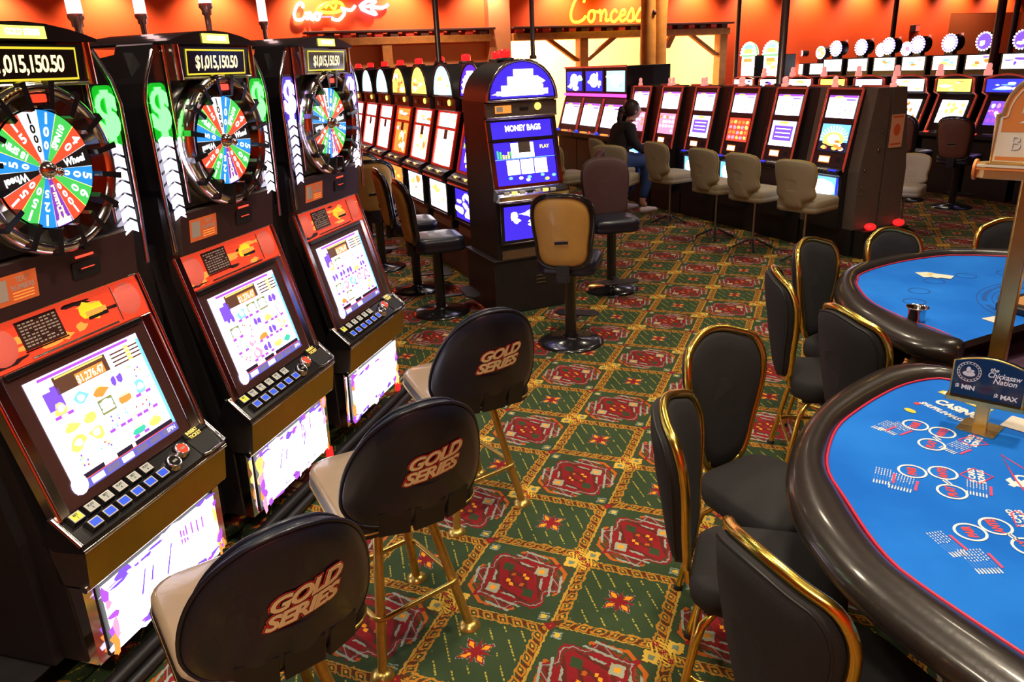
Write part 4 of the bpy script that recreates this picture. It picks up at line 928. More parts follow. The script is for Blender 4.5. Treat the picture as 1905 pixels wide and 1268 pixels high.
# second bank: LCD machines with a lit arched topper
def topper_machine(label, loc, rz, pal, seed, group):
    rnd = random.Random(seed); t = thing('slot_machine', label, 'slot machine', loc, rz, group)
    b = B(); b.prism([(.03, 0), (.03, .70), (-.06, .75), (-.06, .79), (.04, .82), (.20, 1.26), (.12, 1.30), (.12, 1.50), (.60, 1.50), (.60, 0)], -.30, .30, M_CAB); b.build('cabinet', t, bevel=.006)
    up = Vector((0, .16, .44)).normalized(); F0 = place_frame((-.28, .042, .83), (1, 0, 0), up)
    b = B()
    for s in (-1, 1): b.tube([(s*.272, .02, .80), (s*.272, .19, 1.26), (s*.28, .105, 1.31), (s*.27, .10, 1.47)], .014, M_ROSE, 6)
    n = 8; arc = [(-.27+.54*k/n, .105, 1.47+.05*sin(pi*k/n)) for k in range(n+1)]; b.tube(arc, .012, M_ROSE, 6); b.build('chrome_trim', t)
    b = B(); F = lambda u, v, d=0: F0(u+.09, v+.09, d+.003); lit_art(b, F, .38, .30, pal[0], rnd, pal[1], 4)
    for i in range(5):
        for j in range(3): blob(b, F, .05+i*.07, .06+j*.09, .026, .03, rnd.choice(pal[0]), .004+.0001*i, 8, .2, rnd)
    b.build('game_screen', t)
    b = B(); b.prism([(.10, 1.30), (.10, 1.475), (.14, 1.475), (.14, 1.30)], -.26, .26, M_CABR); Ft = place_frame((-.24, .098, 1.31), (1, 0, 0), (0, 0, 1)); lit_art(b, Ft, .48, .155, pal[2], rnd, pal[3], 7, .002)
    b.build('topper', t)
    b = B(); b.box(-.12, .12, .0, .05, .80, .815, M_STICK); b.box(-.25, -.19, -.04, .0, .79, .81, G_RED); b.box(.14, .22, -.04, .0, .79, .81, G_GOLD); b.build('button_panel', t)
    b = B(); T = Matrix.Translation((.30, .30, 1.50)); b.lathe([(.05, 0), (.05, .06), (.035, .07), (.035, .13), (.02, .15)], MATS['candle_rose'], 12, T); b.build('candle', t)
    return t
PALS = [([G_WHITE, G_LAV, G_GOLD], G_WHITE, [G_WHITE, G_BLUE, G_WHITE], G_WHITE, 'white'), ([G_WHITE, G_GOLD], G_WHITE, [G_VIOLET, G_WHITE, G_DARK], G_WHITE, 'white and violet'),
        ([G_WHITE, G_YEL], G_WHITE, [G_YEL, G_WHITE, G_GOLD], G_WHITE, 'white and yellow'), ([G_WHITE, G_GOLD], G_WHITE, [G_WHITE, G_YEL, G_ORANGE], G_YEL, 'yellow'),
        ([G_WHITE, G_LAV], G_WHITE, [G_WHITE, G_WHITE], G_LAV, 'pale violet'), ([G_WHITE, G_ORANGE], G_WHITE, [G_WHITE, G_YEL], G_WHITE, 'plain white'),
        ([G_WHITE, G_CYAN], G_WHITE, [G_WHITE, G_YEL, G_GOLD], G_WHITE, 'white and gold'), ([G_PINK, G_LAV, G_WHITE, G_PURPLE], G_VIOLET, [G_WHITE, G_WHITE, G_SKY], G_BLUE, 'deep blue and white'), ([G_TEAL, G_SKY, G_VIOLET], G_BLUE, [G_WHITE, G_WHITE, G_SKY], G_BLUE, 'blue and white')]
g2 = 'arched-topper slot machines in the second right bank'
for k in range(8):
    P_ = [PALS[0], PALS[1], PALS[2], PALS[3], PALS[4], PALS[5], PALS[3], PALS[7]][k] if k < 8 else PALS[8]
    topper_machine('slot machine with lit arched %s topper, %s from left in second bank' % (P_[4], ordn[k] if k else 'first'), AB(8.80-.69*k, 8.42), 315, P_, 120+k, g2)
topper_machine('slot machine with a lit arched blue and white topper, partly behind the tall sign', AB(8.80-.69*8, 8.42), 315, PALS[8], 129, g2)
b = B(); ab_box(b, 2.4, 9.2, 9.06, 9.14, 0, 1.46, M_CAB); tag(b.build('spine_wall'), 'black spine wall behind the second right bank of slot machines', 'partition')

# far row: round disc toppers ringed with bulbs
def disc_machine(label, loc, rz, seed, group, ring_m, face, box_pal, zc=1.93, R=.150, top=1.72):
    rnd = random.Random(seed); t = thing('slot_machine', label, 'slot machine', loc, rz, group)
    b = B(); b.box(-.29, .29, .05, .60, 0, top, M_CAB); b.box(-.09, .09, .10, .22, top, zc-.06, M_CAB); b.build('cabinet', t, bevel=.008)
    b = B(); F = place_frame((-.25, .045, top-.26), (1, 0, 0), (0, 0, 1)); lit_art(b, F, .50, .24, box_pal, rnd, G_WHITE, 5); rect(b, F, 0, .5, -.55, -.05, M_CABR, .001); rect(b, F, .05, .45, -.50, -.12, G_LAV, .003); b.build('top_screen', t)
    T = frame_T((0, .10, zc), (1, 0, 0), (0, 0, 1))
    b = B(); b.lathe([(R, -.02), (R, -.22), (R*.7, -.26)][::-1], M_CAB, 20, T); b.lathe([(R*.78, .001), (R, .0), (R, -.03)], G_VIOLET if face[0] is not G_GOLD else G_PINK, 20, T, cap=False); b.disc(R*.80, .002, face[0], 20, T)
    for k in range(5): blob(b, lambda u, v, d: T @ Vector((u, v, d)), rnd.uniform(-.05, .05), rnd.uniform(-.05, .05), rnd.uniform(.03, .07), rnd.uniform(.02, .05), rnd.choice(face), .004+.001*k, 9, .3, rnd)
    b.build('disc_topper', t)
    b = B()
    for k in range(18): a = 2*pi*k/18; b.ball((cos(a)*R, sin(a)*R, .004), .017, G_LEDW, 6, T)
    b.build('bulb_ring', t)
    b = B(); b.lathe([(.03, 0), (.03, .05), (.02, .06), (.022, .12)], MATS['candle_rose'], 8, Matrix.Translation((.05, .35, zc+.05))); b.build('candle', t)
    return t
g3 = 'round-disc-topper slot machines in the far right row'
for k in range(7):
    fc = [G_WHITE, G_LAV, G_WHITE] if k < 5 else [G_VIOLET, G_WHITE, G_LAV]
    bx = [[G_WHITE], [G_WHITE], [G_SKY, G_ORANGE], [G_SKY, G_ORANGE, G_WHITE], [G_SKY, G_GOLD], [G_YEL, G_VIOLET, G_ORANGE], [G_YEL, G_VIOLET]][k]
    disc_machine('slot machine with a white bulb-ringed round topper, %s from the left in the far row' % ('first' if k == 0 else ordn[k]) if k < 5 else 'slot machine with a violet bulb-ringed round topper, %s from the left in the far row' % ordn[k], AB(10.82-.69*k, 12.6), 315, 140+k, g3, M_BLACK, fc, bx)
for k, (px, py) in enumerate(((1480, 97), (1521, 97))):
    q = look_plane(px, py, (H, H, 0), 13.9+k*.0)
    disc_machine('slot machine with small amber round topper at far row left, %s of the pair' % ['left', 'right'][k], (q.x, q.y, 0), 315, 160+k, 'small round toppers behind the far row', M_BLACK, [G_GOLD, G_WHITE, G_PINK], [G_WHITE, G_CYAN], 1.86, .135, 1.62)
for k, (px, py) in enumerate(((1633, 95), (1680, 93))):
    q = look_plane(px, py, (H, H, 0), 14.6)
    disc_machine('slot machine with half-hidden white round topper, just %s of the third disc' % ['left', 'right'][k], (q.x, q.y, 0), 315, 165+k, 'half-hidden round toppers', M_BLACK, [G_WHITE, G_PINK, G_LAV], [G_WHITE], 1.86, .14, 1.62)
def fan_machine(label, px, seed):
    q = look_plane(px, 110, (H, H, 0), 11.6); rnd = random.Random(seed)
    t = thing('slot_machine', label, 'slot machine', (q.x, q.y, 0), 315, 'green-lit fan-topper slot machines')
    b = B(); b.box(-.24, .24, .0, .5, 0, 1.86, M_CAB); b.build('cabinet', t, bevel=.01)
    b = B(); F = place_frame((-.22, -.002, 1.42), (1, 0, 0), (0, 0, 1)); lit_art(b, F, .44, .42, [G_WHITE, G_WHITE, G_LAV, G_YEL], rnd, G_WHITE, 8); rect(b, F, .08, .36, .30, .38, G_ORANGE, .006); b.build('top_screen', t)
    b = B(); n = 12; ol = [(.26*cos(pi*k/n), 1.88+.26*sin(pi*k/n)) for k in range(n+1)]
    b.add([(x, .0, z) for x, z in ol]+[(x, .08, z) for x, z in ol], [tuple(range(n+1)), tuple(range(n+1, 2*n+2))[::-1]]+[(k, n+1+k, n+2+k, k+1) for k in range(n)], G_CYAN)
    F = place_frame((0, -.002, 1.88), (1, 0, 0), (0, 0, 1)); blob(b, F, 0, .16, .14, .06, G_SKY, .002, 12); blob(b, F, 0, .07, .16, .06, G_GOLD, .003, 12); rect(b, F, -.2, .2, .0, .03, G_WHITE, .004); b.build('fan_topper', t)
    b = B()
    for x, z in ol: b.ball((x, -.005, z), .024, G_WHITE, 6)
    b.tube([(x*1.03, .02, 1.88+(z-1.88)*1.03) for x, z in ol], .02, G_GREEN, 6); b.tube([(-.27, .0, 1.87), (.27, .0, 1.87)], .014, G_NEON_G, 6); b.build('bulb_rim', t)
fan_machine('slot machine with a green-rimmed fan topper, left of the pair', 1392, 1); fan_machine('slot machine with a green-rimmed fan topper, right of the pair by the pole', 1434, 2)

# middle bank between the curved-top row and the person: stacked screens with magenta strips
g4 = 'twin-box slot machines with magenta strips in the middle bank'
for k in range(3):
    rnd = random.Random(200+k)
    t = thing('slot_machine', 'slot machine with stacked screens and a magenta light strip, %s of the middle bank' % ['rightmost', 'centre', 'leftmost'][k], 'slot machine', AB(7.20+.62*k, 4.75), 315, g4)
    b = B(); b.prism([(.03, 0), (.03, .75), (-.05, .80), (-.05, .86), (.03, .88), (.17, 1.36), (.17, 1.80), (.6, 1.80), (.6, 0)], -.30, .30, M_CAB); b.build('cabinet', t, bevel=.008)
    up = Vector((0, .14, .48)).normalized(); F0 = place_frame((-.30, .028, .88), (1, 0, 0), up)
    b = B(); F = lambda u, v, d=0: F0(u+.06, v+.09, d+.002); screen_grid(b, F, .47, .33, rnd, 'pale'); 
    b.build('lower_screen', t)
    b = B(); F = place_frame((-.25, .167, 1.46), (1, 0, 0), (0, 0, 1)); lit_art(b, F, .50, .28, [G_WHITE, G_WHITE, G_CYAN] if k else [G_WHITE, G_CYAN, G_GREEN], rnd, G_BLUE if k else G_CYAN, 5); blob(b, F, .25, .15, .13, .10, G_WHITE, .004, 12); b.build('upper_screen', t)
    b = B(); b.box(-.30, .30, .14, .165, 1.385, 1.425, G_MAG); b.build('light_strip', t)
    b = B(); b.tube([(-.295, .02, .88), (-.295, .165, 1.36)], .009, M_ROSE, 6); b.build('chrome_trim', t); b = B(); b.tube([(.295, .02, .88), (.295, .165, 1.36)], .009, M_ROSE, 6); b.build('chrome_trim', t); b = B(); b.tube([(-.3, .16, 1.80), (.3, .16, 1.80)], .014, M_ROSE, 6); b.build('chrome_trim', t)
    b = B(); b.ball((-.20, -.03, .88), .028, G_BLUE, 8); b.box(-.08, .08, -.04, -.0, .865, .885, G_ORANGE); b.ball((.2, -.03, .88), .02, G_RED, 8); b.build('button', t)
q = AB(7.30, 5.50); t = thing('equipment_cabinet', 'tall black cabinet with a small paper notice behind the magenta-strip machines', 'cabinet', q, 315)
b = B(); b.box(-.45, -.12, .0, .5, 0, 1.80, M_CAB); b.build('cabinet', t, bevel=.008); b = B(); b.box(-.40, -.22, -.01, -.001, 1.50, 1.74, mat('manila_paper', (.80, .55, .25), .7)); b.build('notice', t)

# ---------------------------------------------------------------- chairs
def smooth_outline(pts, n=4):            # closed Catmull-Rom through (x, z) points
    out = []; N_ = len(pts)
    for i in range(N_):
        p0, p1, p2, p3 = pts[i-1], pts[i], pts[(i+1) % N_], pts[(i+2) % N_]
        for k in range(n):
            t = k/n; out.append(tuple(.5*((2*p1[j])+(-p0[j]+p2[j])*t+(2*p0[j]-5*p1[j]+4*p2[j]-p3[j])*t*t+(-p0[j]+3*p1[j]-3*p2[j]+p3[j])*t**3) for j in (0, 1)))
    return out
def mirror_outline(half):                # half: list of (x>=0, z) from bottom centre to top centre
    r = half if half[0][0] > 0 else half[1:]; core = [p for p in half if p[0] > 1e-6]
    return ([half[0]] if half[0][0] < 1e-6 else [])+core+([half[-1]] if half[-1][0] < 1e-6 else [])+[(-x, z) for x, z in core[::-1]]
def pad(b, ol, place, d0, d1, m, puff=.012, m_edge=None):   # cushioned slab from an outline; place(x, z, d) bends it into space
    n = len(ol); cx = sum(p[0] for p in ol)/n; cz = sum(p[1] for p in ol)/n
    def ring(s, d): return [place(cx+(x-cx)*s, cz+(z-cz)*s, d) for x, z in ol]
    R = [ring(.3, d0-puff*1.0), ring(.75, d0-puff*.75), ring(.94, d0-puff*.15), ring(1.0, d0+.008), ring(1.0, d1-.008), ring(.94, d1+puff*.15), ring(.75, d1+puff*.75), ring(.3, d1+puff)]
    b.rings(R, m, True)
def text_bent(b, st, size, m, place, cx, cz, d, ext, shear, bold, sx, rot=0.0):
    vs, fs = text_mesh(st, size, ext, shear, bold, 'CENTER', .92)
    out = []
    for x, y, z in vs:
        x *= sx; xr, yr = x*cos(rot)-y*sin(rot), x*sin(rot)+y*cos(rot); out.append(place(cx+xr, cz+yr, d-z))
    b.add(out, fs, m)
# bar stool with curved vinyl back and gold legs (sitter faces +y)
M_LOGO_R = mat('logo_red', (.75, .04, .03), .5); M_LOGO_Y = mat('logo_cream', (1.0, .86, .48), .5); M_LOGO_K = mat('logo_black', (.01, .01, .01), .5)
def gold_stool(label, loc, base_rz, seat_rz):
    t = thing('bar_stool', label, 'stool', loc, base_rz, 'black bar stools with gold legs at the wheel machines')
    for sx in (-1, 1):
        for sy in (-1, 1):
            b = B(); b.tube([(sx*.175, sy*.175, .012), (sx*.085, sy*.085, .53)], .0165, M_GOLDP, 12); b.lathe([(.040, 0), (.040, .006), (.022, .020), (.0165, .022)], M_GOLDP, 16, Matrix.Translation((sx*.176, sy*.176, 0))); b.build('leg', t)
    b = B(); r = .160; z = .20; c = .03
    P = [(x*(1), y*1, z) for x, y in rrect(-r, r, -r, r, c, 4)]; b.tube(P, .0095, M_GOLDP, 8, True); b.build('foot_ring', t)
    b = B(); b.box(-.10, .10, -.10, .10, .53, .555, M_RUBBER); b.lathe([(.09, .553), (.09, .568)], M_RUBBER, 18); b.build('swivel_plate', t)
    s = Matrix.Rotation(radians(seat_rz-base_rz), 4, 'Z')
    b = B(); b.T = s; ol = rrect(-.225, .225, -.28, .175, .085, 5)
    n = len(ol)
    def ring(k, z): return [(x*k, -.03+(y+.03)*k, z) for x, y in ol]
    b.rings([ring(.9, .568), ring(.985, .575), ring(1.0, .60), ring(.985, .628)], M_RUBBER, True)
    b.rings([ring(.985, .628), ring(.97, .638), ring(.90, .645), ring(.5, .648), ring(.1, .649)], M_VSEAT, True)
    b.build('seat', t)
    b = B(); b.T = s; P = [(x, y, .594) for x, y in ol]; b.tube(P, .004, M_BRASS, 6, True); b.build('seat_piping', t)
    # back shell, curved round the sitter
    def place(x, z, d): 
        th = x/.30; lean = (z-.62)*.30
        return (sin(th)*(.30-d), -.015-cos(th)*(.30-d)-lean, z)
    half = [(0, .625), (.10, .628), (.180, .645), (.220, .69), (.226, .75), (.212, .83), (.182, .91), (.140, .975), (.085, 1.022), (.035, 1.04), (0, 1.043)]
    olb = smooth_outline(mirror_outline(half), 3)
    b = B(); b.T = s; pad(b, olb, place, -.022, .022, M_VINYL, .010); bk = b.build('backrest', t)
    b = B(); b.T = s; b.tube([place(x*1.0, .82+(z-.82)*1.0, -.016) for x, z in olb], .0055, M_VINYL, 6, True); b.tube([place(x, z, .016) for x, z in olb], .0055, M_VINYL, 6, True); b.build('piping', bk)
    b = B(); b.T = s
    for x0, x1 in ((-.12, -.035), (-.025, .065), (.075, .15)):
        R = []
        for z in (.598, .63, .69):
            R.append([place(x, z, d) for x, d in ((x0, -.032), (x1, -.032), (x1, -.012), (x0, -.012))])
        b.rings(R, M_RUBBER, False)
    b.build('back_bracket', t, bevel=.003)
    b = B(); b.T = s; 
    for stt, z, sx in (('GOLD', .862, 1.0), ('SERIES', .812, 1.02)):
        text_bent(b, stt, .056, M_LOGO_R, place, .022 if stt == 'GOLD' else .012, z, -.0335, .0006, .42, .0060, sx, .12)
        text_bent(b, stt, .056, M_LOGO_K, place, .022 if stt == 'GOLD' else .012, z, -.0345, .0006, .42, .0034, sx, .12)
        text_bent(b, stt, .056, M_LOGO_Y, place, .022 if stt == 'GOLD' else .012, z+.001, -.0355, .0006, .42, .0020, sx, .12)
    b.build('logo_print', bk, label='cream and red block lettering'); return t
gold_stool('nearest black stool printed with gold lettering, cut off by the bottom of the picture', (-.14, -1.19, 0), 61, 57)
gold_stool('middle black stool printed with gold lettering, its back overlapping the nearest one', (-.112, -.56, 0), 60.4, 50)
gold_stool('farthest black stool printed with gold lettering, by the farthest wheel machine', (-.215, .25, 0), 58, 45)
# pedestal stool with tan oval back
def tan_stool(label, loc, rz, group='tan-backed pedestal stools at the curved-top machines', seatm=None, backm=None, rimm=None, seat_rz=0):
    t = thing('pedestal_stool', label, 'stool', loc, rz, group); backm = backm or M_TAN; rimm = rimm or M_BLACK
    b = B(); b.lathe([(.235, 0), (.235, .008), (.20, .020), (.06, .034), (.055, .05)], M_BLACK, 36); b.build('base_disc', t)
    b = B(); b.lathe([(.040, .03), (.040, .50), (.06, .52), (.08, .535)], M_BLACK, 20); b.build('column', t)
    b = B(); b.slab(rrect(-.165, .165, .19, .31, .058, 5), .13, .142, M_CAB, bev=.004); b.box(-.02, .02, .02, .24, .118, .13, M_CAB); b.build('foot_plate', t)
    ol = rrect(-.205, .205, -.19, .20, .08, 4)
    def ring(k, z): return [(x*k, y*k, z) for x, y in ol]
    b = B(); b.rings([ring(.88, .53), ring(.98, .54), ring(1.0, .565), ring(.97, .575), ring(1.0, .585), ring(1.0, .615), ring(.95, .635), ring(.7, .645), ring(.1, .648)], M_VINYL, True); b.build('seat', t)
    def place(x, z, d): return (x, -.205-d*0+(x*x)*1.1+d-(z-.58)*.16, z)
    half = [(0, .59), (.09, .594), (.15, .615), (.180, .67), (.188, .76), (.203, .87), (.206, .96), (.183, 1.04), (.11, 1.085), (0, 1.095)]
    o1 = smooth_outline(mirror_outline(half), 3); cz = .83; o2 = [(x*.89, cz+(z-cz)*.91) for x, z in o1]
    b = B(); pad(b, o1, place, -.012, .030, rimm, .006); b.tube([place(x, z, -.002) for x, z in o1], .0085, rimm, 6, True); bk = b.build('back_shell', t)
    b = B(); pad(b, o2, place, -.026, -.010, backm, .008); bp_ = b.build('back_pad', t)
    b = B()
    b.add([place(x, z, -.040) for x, z in ((-.044, .762), (.046, .768), (.046, .794), (-.044, .788))], [(0, 1, 2, 3)], M_RUBBER); b.tube([place(x, z, -.041) for x, z in ((-.044, .789), (.046, .795))], .004, M_CHROME, 6); b.tube([place(x, z, -.039) for x, z in ((-.046, .760), (.048, .766))], .003, backm, 6)
    b.build('hand_slot', bp_)
    b = B(); b.box(-.035, .035, -.24, -.10, .50, .54, M_RUBBER); b.box(-.045, .045, -.235, -.19, .50, .62, M_RUBBER); b.build('back_bracket', t, bevel=.003); return t
ts = tan_stool('tan-backed pedestal stool in the aisle before the end curved-top machine', (-.383, 2.376, 0), 6)
M_DUSK = mat('dark_rose_upholstery', (.075, .028, .032), .6, noise=.1, nscale=12)
M_BRWN = mat('brown_upholstery', (.16, .06, .035), .55, noise=.1, nscale=12)
def tree_swap(t, names, m):             # give one copy its own covering
    for ch in t.children:
        if ch.name.split('.')[0] in names:
            me = ch.data.copy(); ch.data = me
            for i in range(len(me.materials)): me.materials[i] = m
c = dup(ts, 'pedestal stool seen edge-on beside the left row, its black seat catching the light', AB(3.10, .82), -50)
dup(ts, 'pedestal stool with a lit black seat, second along the curved-top row', AB(3.86, .85), -52)
dup(ts, 'tan-backed pedestal stool turned towards the aisle, at left behind the farthest wheel machine', (-2.86, 3.95, 0), 28)
dup(ts, 'tan-backed pedestal stool half hidden by the farthest wheel machine', (-3.35, 4.52, 0), 24)
c = dup(ts, 'dark rose chrome-rimmed pedestal stool behind the tan-backed stool', (-.43, 3.72, 0), -150, 'dark rose pedestal stools'); tree_swap(c, ('back_pad', 'back_shell'), M_DUSK)
c = dup(ts, 'dark rose pedestal stool seen edge-on beside the end curved-top machine', (-1.02, 4.55, 0), 107, 'dark rose pedestal stools'); tree_swap(c, ('back_pad', 'back_shell'), M_DUSK)
c = dup(ts, 'brown-backed pedestal stool left of centre before the second right bank', AB(4.52, 7.72), -42, 'brown-backed pedestal stools'); tree_swap(c, ('back_pad',), M_BRWN)
c = dup(ts, 'brown-backed pedestal stool with its slot showing, before the blue-toppered machine', AB(3.84, 7.72), -30, 'brown-backed pedestal stools'); tree_swap(c, ('back_pad',), M_BRWN)
# cream waisted stools
def cream_stool(label, loc, rz, group):
    t = thing('cream_stool', label, 'stool', loc, rz, group)
    b = B(); b.tube([(0, 0, .02), (0, 0, .52)], .012, M_STEEL, 10); b.build('column', t)
    b = B()
    for k in range(4): a = pi/4+k*pi/2; b.tube([(cos(a)*.03, sin(a)*.03, .10), (cos(a)*.20, sin(a)*.20, .012)], .011, M_RUBBER, 8)
    b.build('foot_spider', t)
    ol = rrect(-.215, .215, -.20, .22, .07, 4)
    def ring(k, z): return [(x*k, y*k, z) for x, y in ol]
    b = B(); b.rings([ring(.9, .52), ring(.99, .53), ring(1.0, .565), ring(.985, .572), ring(1.0, .58), ring(1.0, .625), ring(.95, .645), ring(.6, .655), ring(.1, .656)], M_CREAM, True); b.build('seat', t)
    def place(x, z, d): return (x, -.215+(x*x)*1.3+d-(z-.58)*.18, z)
    half = [(0, .57), (.075, .572), (.09, .60), (.10, .63), (.17, .66), (.195, .70), (.185, .76), (.20, .83), (.205, .93), (.18, .985), (.10, 1.01), (0, 1.015)]
    o1 = smooth_outline(mirror_outline(half), 3)
    b = B(); pad(b, o1, place, -.025, .025, M_CREAM, .008); bk = b.build('backrest', t)
    b = B(); b.tube([place(x, z, 0) for x, z in o1], .010, mat('mustard_piping', (.42, .30, .07), .6), 6, True); b.build('piping', bk); return t
g5 = 'cream waisted stools at the front right bank'
# yaw so that the sitter faces the bank (+b) with the back towards the aisle
cs = cream_stool('cream waisted stool nearest the grey end of the front right bank', (1.09, 5.02, 0), -32, g5)
cs.scale = (1, 1, .965)
dup(cs, 'cream waisted stool second from the grey end of the bank', (.60, 5.50, 0), -36)
dup(cs, 'cream waisted stool third from the grey end of the bank', (.17, 5.93, 0), -38)
dup(cs, 'cream waisted stool just right of the seated person', (-.45, 6.60, 0), -40)
dup(cs, 'cream waisted stool low in front of the seated person', (-1.02, 6.30, 0), -10)
dup(cs, 'cream waisted stool half hidden left of the one in front of the person', (-1.66, 6.42, 0), -38)
c = dup(cs, 'cream stool lit blue, facing us behind the grey end of the front bank', (2.04, 6.50, 0), 165, 'blue-lit cream stool behind the bank'); c.scale = (.85, .85, .80)

# ---------------------------------------------------------------- gold-framed table chairs (sitter faces +y)
def gold_chair():
    t = thing('gold_chair', '', 'chair', (0, 0, 0), 0, 'gold-framed black chairs at the card tables')
    ol = rrect(-.195, .195, -.19, .235, .10, 5)
    def ring(k, z, kz=1): return [(x*k*(1-.10*(y < 0)), .015+(y-.015)*k, z) for x, y in ol]
    b = B(); b.rings([ring(.85, .395), ring(.97, .405), ring(1.0, .44), ring(.98, .475), ring(.92, .488), ring(.6, .498), ring(.1, .50)], M_FABRIC, True); b.build('seat', t)
    b = B(); b.box(-.14, .14, -.14, .18, .38, .40, M_RUBBER); b.build('seat_frame', t, bevel=.004)
    def place(x, z, d): return (x*.91, -.215+(x*x)*1.5+d-(z-.56)*.17, .455+(z-.535)*1.04)
    half = [(0, .535), (.06, .545), (.10, .575), (.128, .63), (.150, .70), (.178, .78), (.197, .86), (.198, .93), (.172, .985), (.12, 1.005), (.06, 1.022), (0, 1.028)]
    o1 = smooth_outline(mirror_outline(half), 3)
    b = B(); b.tube([place(x, z, .006) for x, z in o1], .0135, M_GOLDF, 10, True, flat=1.0); b.build('back_frame', t)
    cz = .78; o2 = [(x*.93, cz+(z-cz)*.955) for x, z in o1]
    b = B(); pad(b, o2, place, -.030, .022, M_FABRIC, .012); bk = b.build('backrest', t)
    b = B(); b.tube([place(x*.99, cz+(z-cz)*.99, -.024) for x, z in o2], .004, M_RUBBER, 6, True); b.build('piping', bk)
    for s in (-1, 1):
        b = B(); b.tube([(s*.075, -.20, .52), (s*.085, -.19, .44), (s*.09, -.12, .395), (s*.09, .0, .39)], .011, M_GOLDF, 8); b.build('back_support', t)
    for sx in (-1, 1):
        for sy in (-1, 1):
            P = [(sx*.09, sy*.06, .39), (sx*.13, sy*.11, .384), (sx*.155, sy*.14, .352), (sx*.165, sy*.155, .30), (sx*.178, sy*.18, .15), (sx*.19, sy*.205, .012)]
            b = B(); b.tube(P, .0125, M_GOLDF, 10); b.lathe([(.018, 0), (.018, .012), (.013, .02)], M_RUBBER, 10, Matrix.Translation((sx*.191, sy*.206, 0))); b.build('leg', t)
    b = B(); r = .20; b.tube([(x, y, .16) for x, y in rrect(-.172, .172, -.175, .175, .04, 4)], .009, M_GOLDF, 8, True); b.build('foot_ring', t); return t
def P_(x, y): return Vector((x, y, 0))
gc0 = gold_chair(); FACE = []
GC = [((1.30, -.92), 43, 'gold-framed black chair nearest the camera, its back sweeping to the bottom edge'),
      ((1.08, -.48), 2, 'gold-framed black chair left of the near table, its splayed legs showing'),
      ((1.07, -.03), -37, 'gold-framed black chair with its open front to us, beyond the near table rail'),
      ((1.28, 1.07), 11, 'gold-framed black chair seen edge-on with its back to us, left of the far table'),
      ((1.50, .65), 35, 'gold-framed black chair with a broad dark back, between the two card tables'),
      ((1.37, 1.50), -30, 'gold-framed black chair facing us at the left end of the far table'),
      ((1.70, 1.76), -48, 'gold-framed black chair behind the far table, its back top showing'),
      ((2.20, 2.06), -78, 'gold-framed black chair behind the far table, partly behind the tall post')]
for i, ((x, y), az, lab) in enumerate(GC):
    if i == 0: gc0.location = (x, y, 0); gc0.rotation_euler = (0, 0, radians(az-90)); gc0['label'] = lab
    else: dup(gc0, lab, (x, y, 0), az-90)

# ---------------------------------------------------------------- card tables
M_FELT = None
def felt_material():
    m = bpy.data.materials.new('blue_felt'); m.use_nodes = True; nt = m.node_tree; b = nt.nodes['Principled BSDF']
    b.inputs['Roughness'].default_value = .8; b.inputs['Specular IOR Level'].default_value = .25
    tc = nt.nodes.new('ShaderNodeTexCoord'); n = nt.nodes.new('ShaderNodeTexNoise'); n.inputs['Scale'].default_value = 3.5; n.inputs['Detail'].default_value = 5
    cr = nt.nodes.new('ShaderNodeValToRGB'); cr.color_ramp.elements[0].position = .35; cr.color_ramp.elements[1].position = .75
    cr.color_ramp.elements[0].color = (.0, .13, .62, 1); cr.color_ramp.elements[1].color = (.01, .20, .78, 1)
    nt.links.new(tc.outputs['Object'], n.inputs['Vector']); nt.links.new(n.outputs['Fac'], cr.inputs['Fac']); nt.links.new(cr.outputs[0], b.inputs['Base Color'])
    return m
M_FELT = felt_material()
M_RAIL = mat('black_leather_rail', (.022, .016, .014), .30, coat=.35, noise=.25, nscale=60, bump=.2)
M_REDLINE = mat('red_rail_piping', (.60, .02, .06), .4)
TZ = .81
def outline_resample(P, n):
    P = [Vector((x, y)) for x, y in P]; Q = []
    for i in range(len(P)-1):
        p0 = P[max(i-1, 0)]; p1 = P[i]; p2 = P[i+1]; p3 = P[min(i+2, len(P)-1)]
        for k in range(n):
            t = k/n; Q.append(.5*(2*p1+(p2-p0)*t+(2*p0-5*p1+4*p2-p3)*t*t+(3*p1-p0-3*p2+p3)*t**3))
    Q.append(P[-1]); return Q
def even(P, n):
    L = [0]
    for i in range(1, len(P)): L.append(L[-1]+(P[i]-P[i-1]).length)
    out = []; j = 0
    for k in range(n):
        t = L[-1]*k/(n-1)
        while j < len(P)-2 and L[j+1] < t: j += 1
        out.append(P[j].lerp(P[j+1], min(1, (t-L[j])/max(1e-9, L[j+1]-L[j]))))
    return out
KS = (CAMPOS.z-TZ)/(CAMPOS.z-.87)
def sc_(P): return [(CAMPOS.x+(x-CAMPOS.x)*KS, CAMPOS.y+(y-CAMPOS.y)*KS) for x, y in P]
def half_s(P, O, d, lim): return [q for q in P if (Vector(q)-Vector(O)).dot(Vector(d)) < lim]
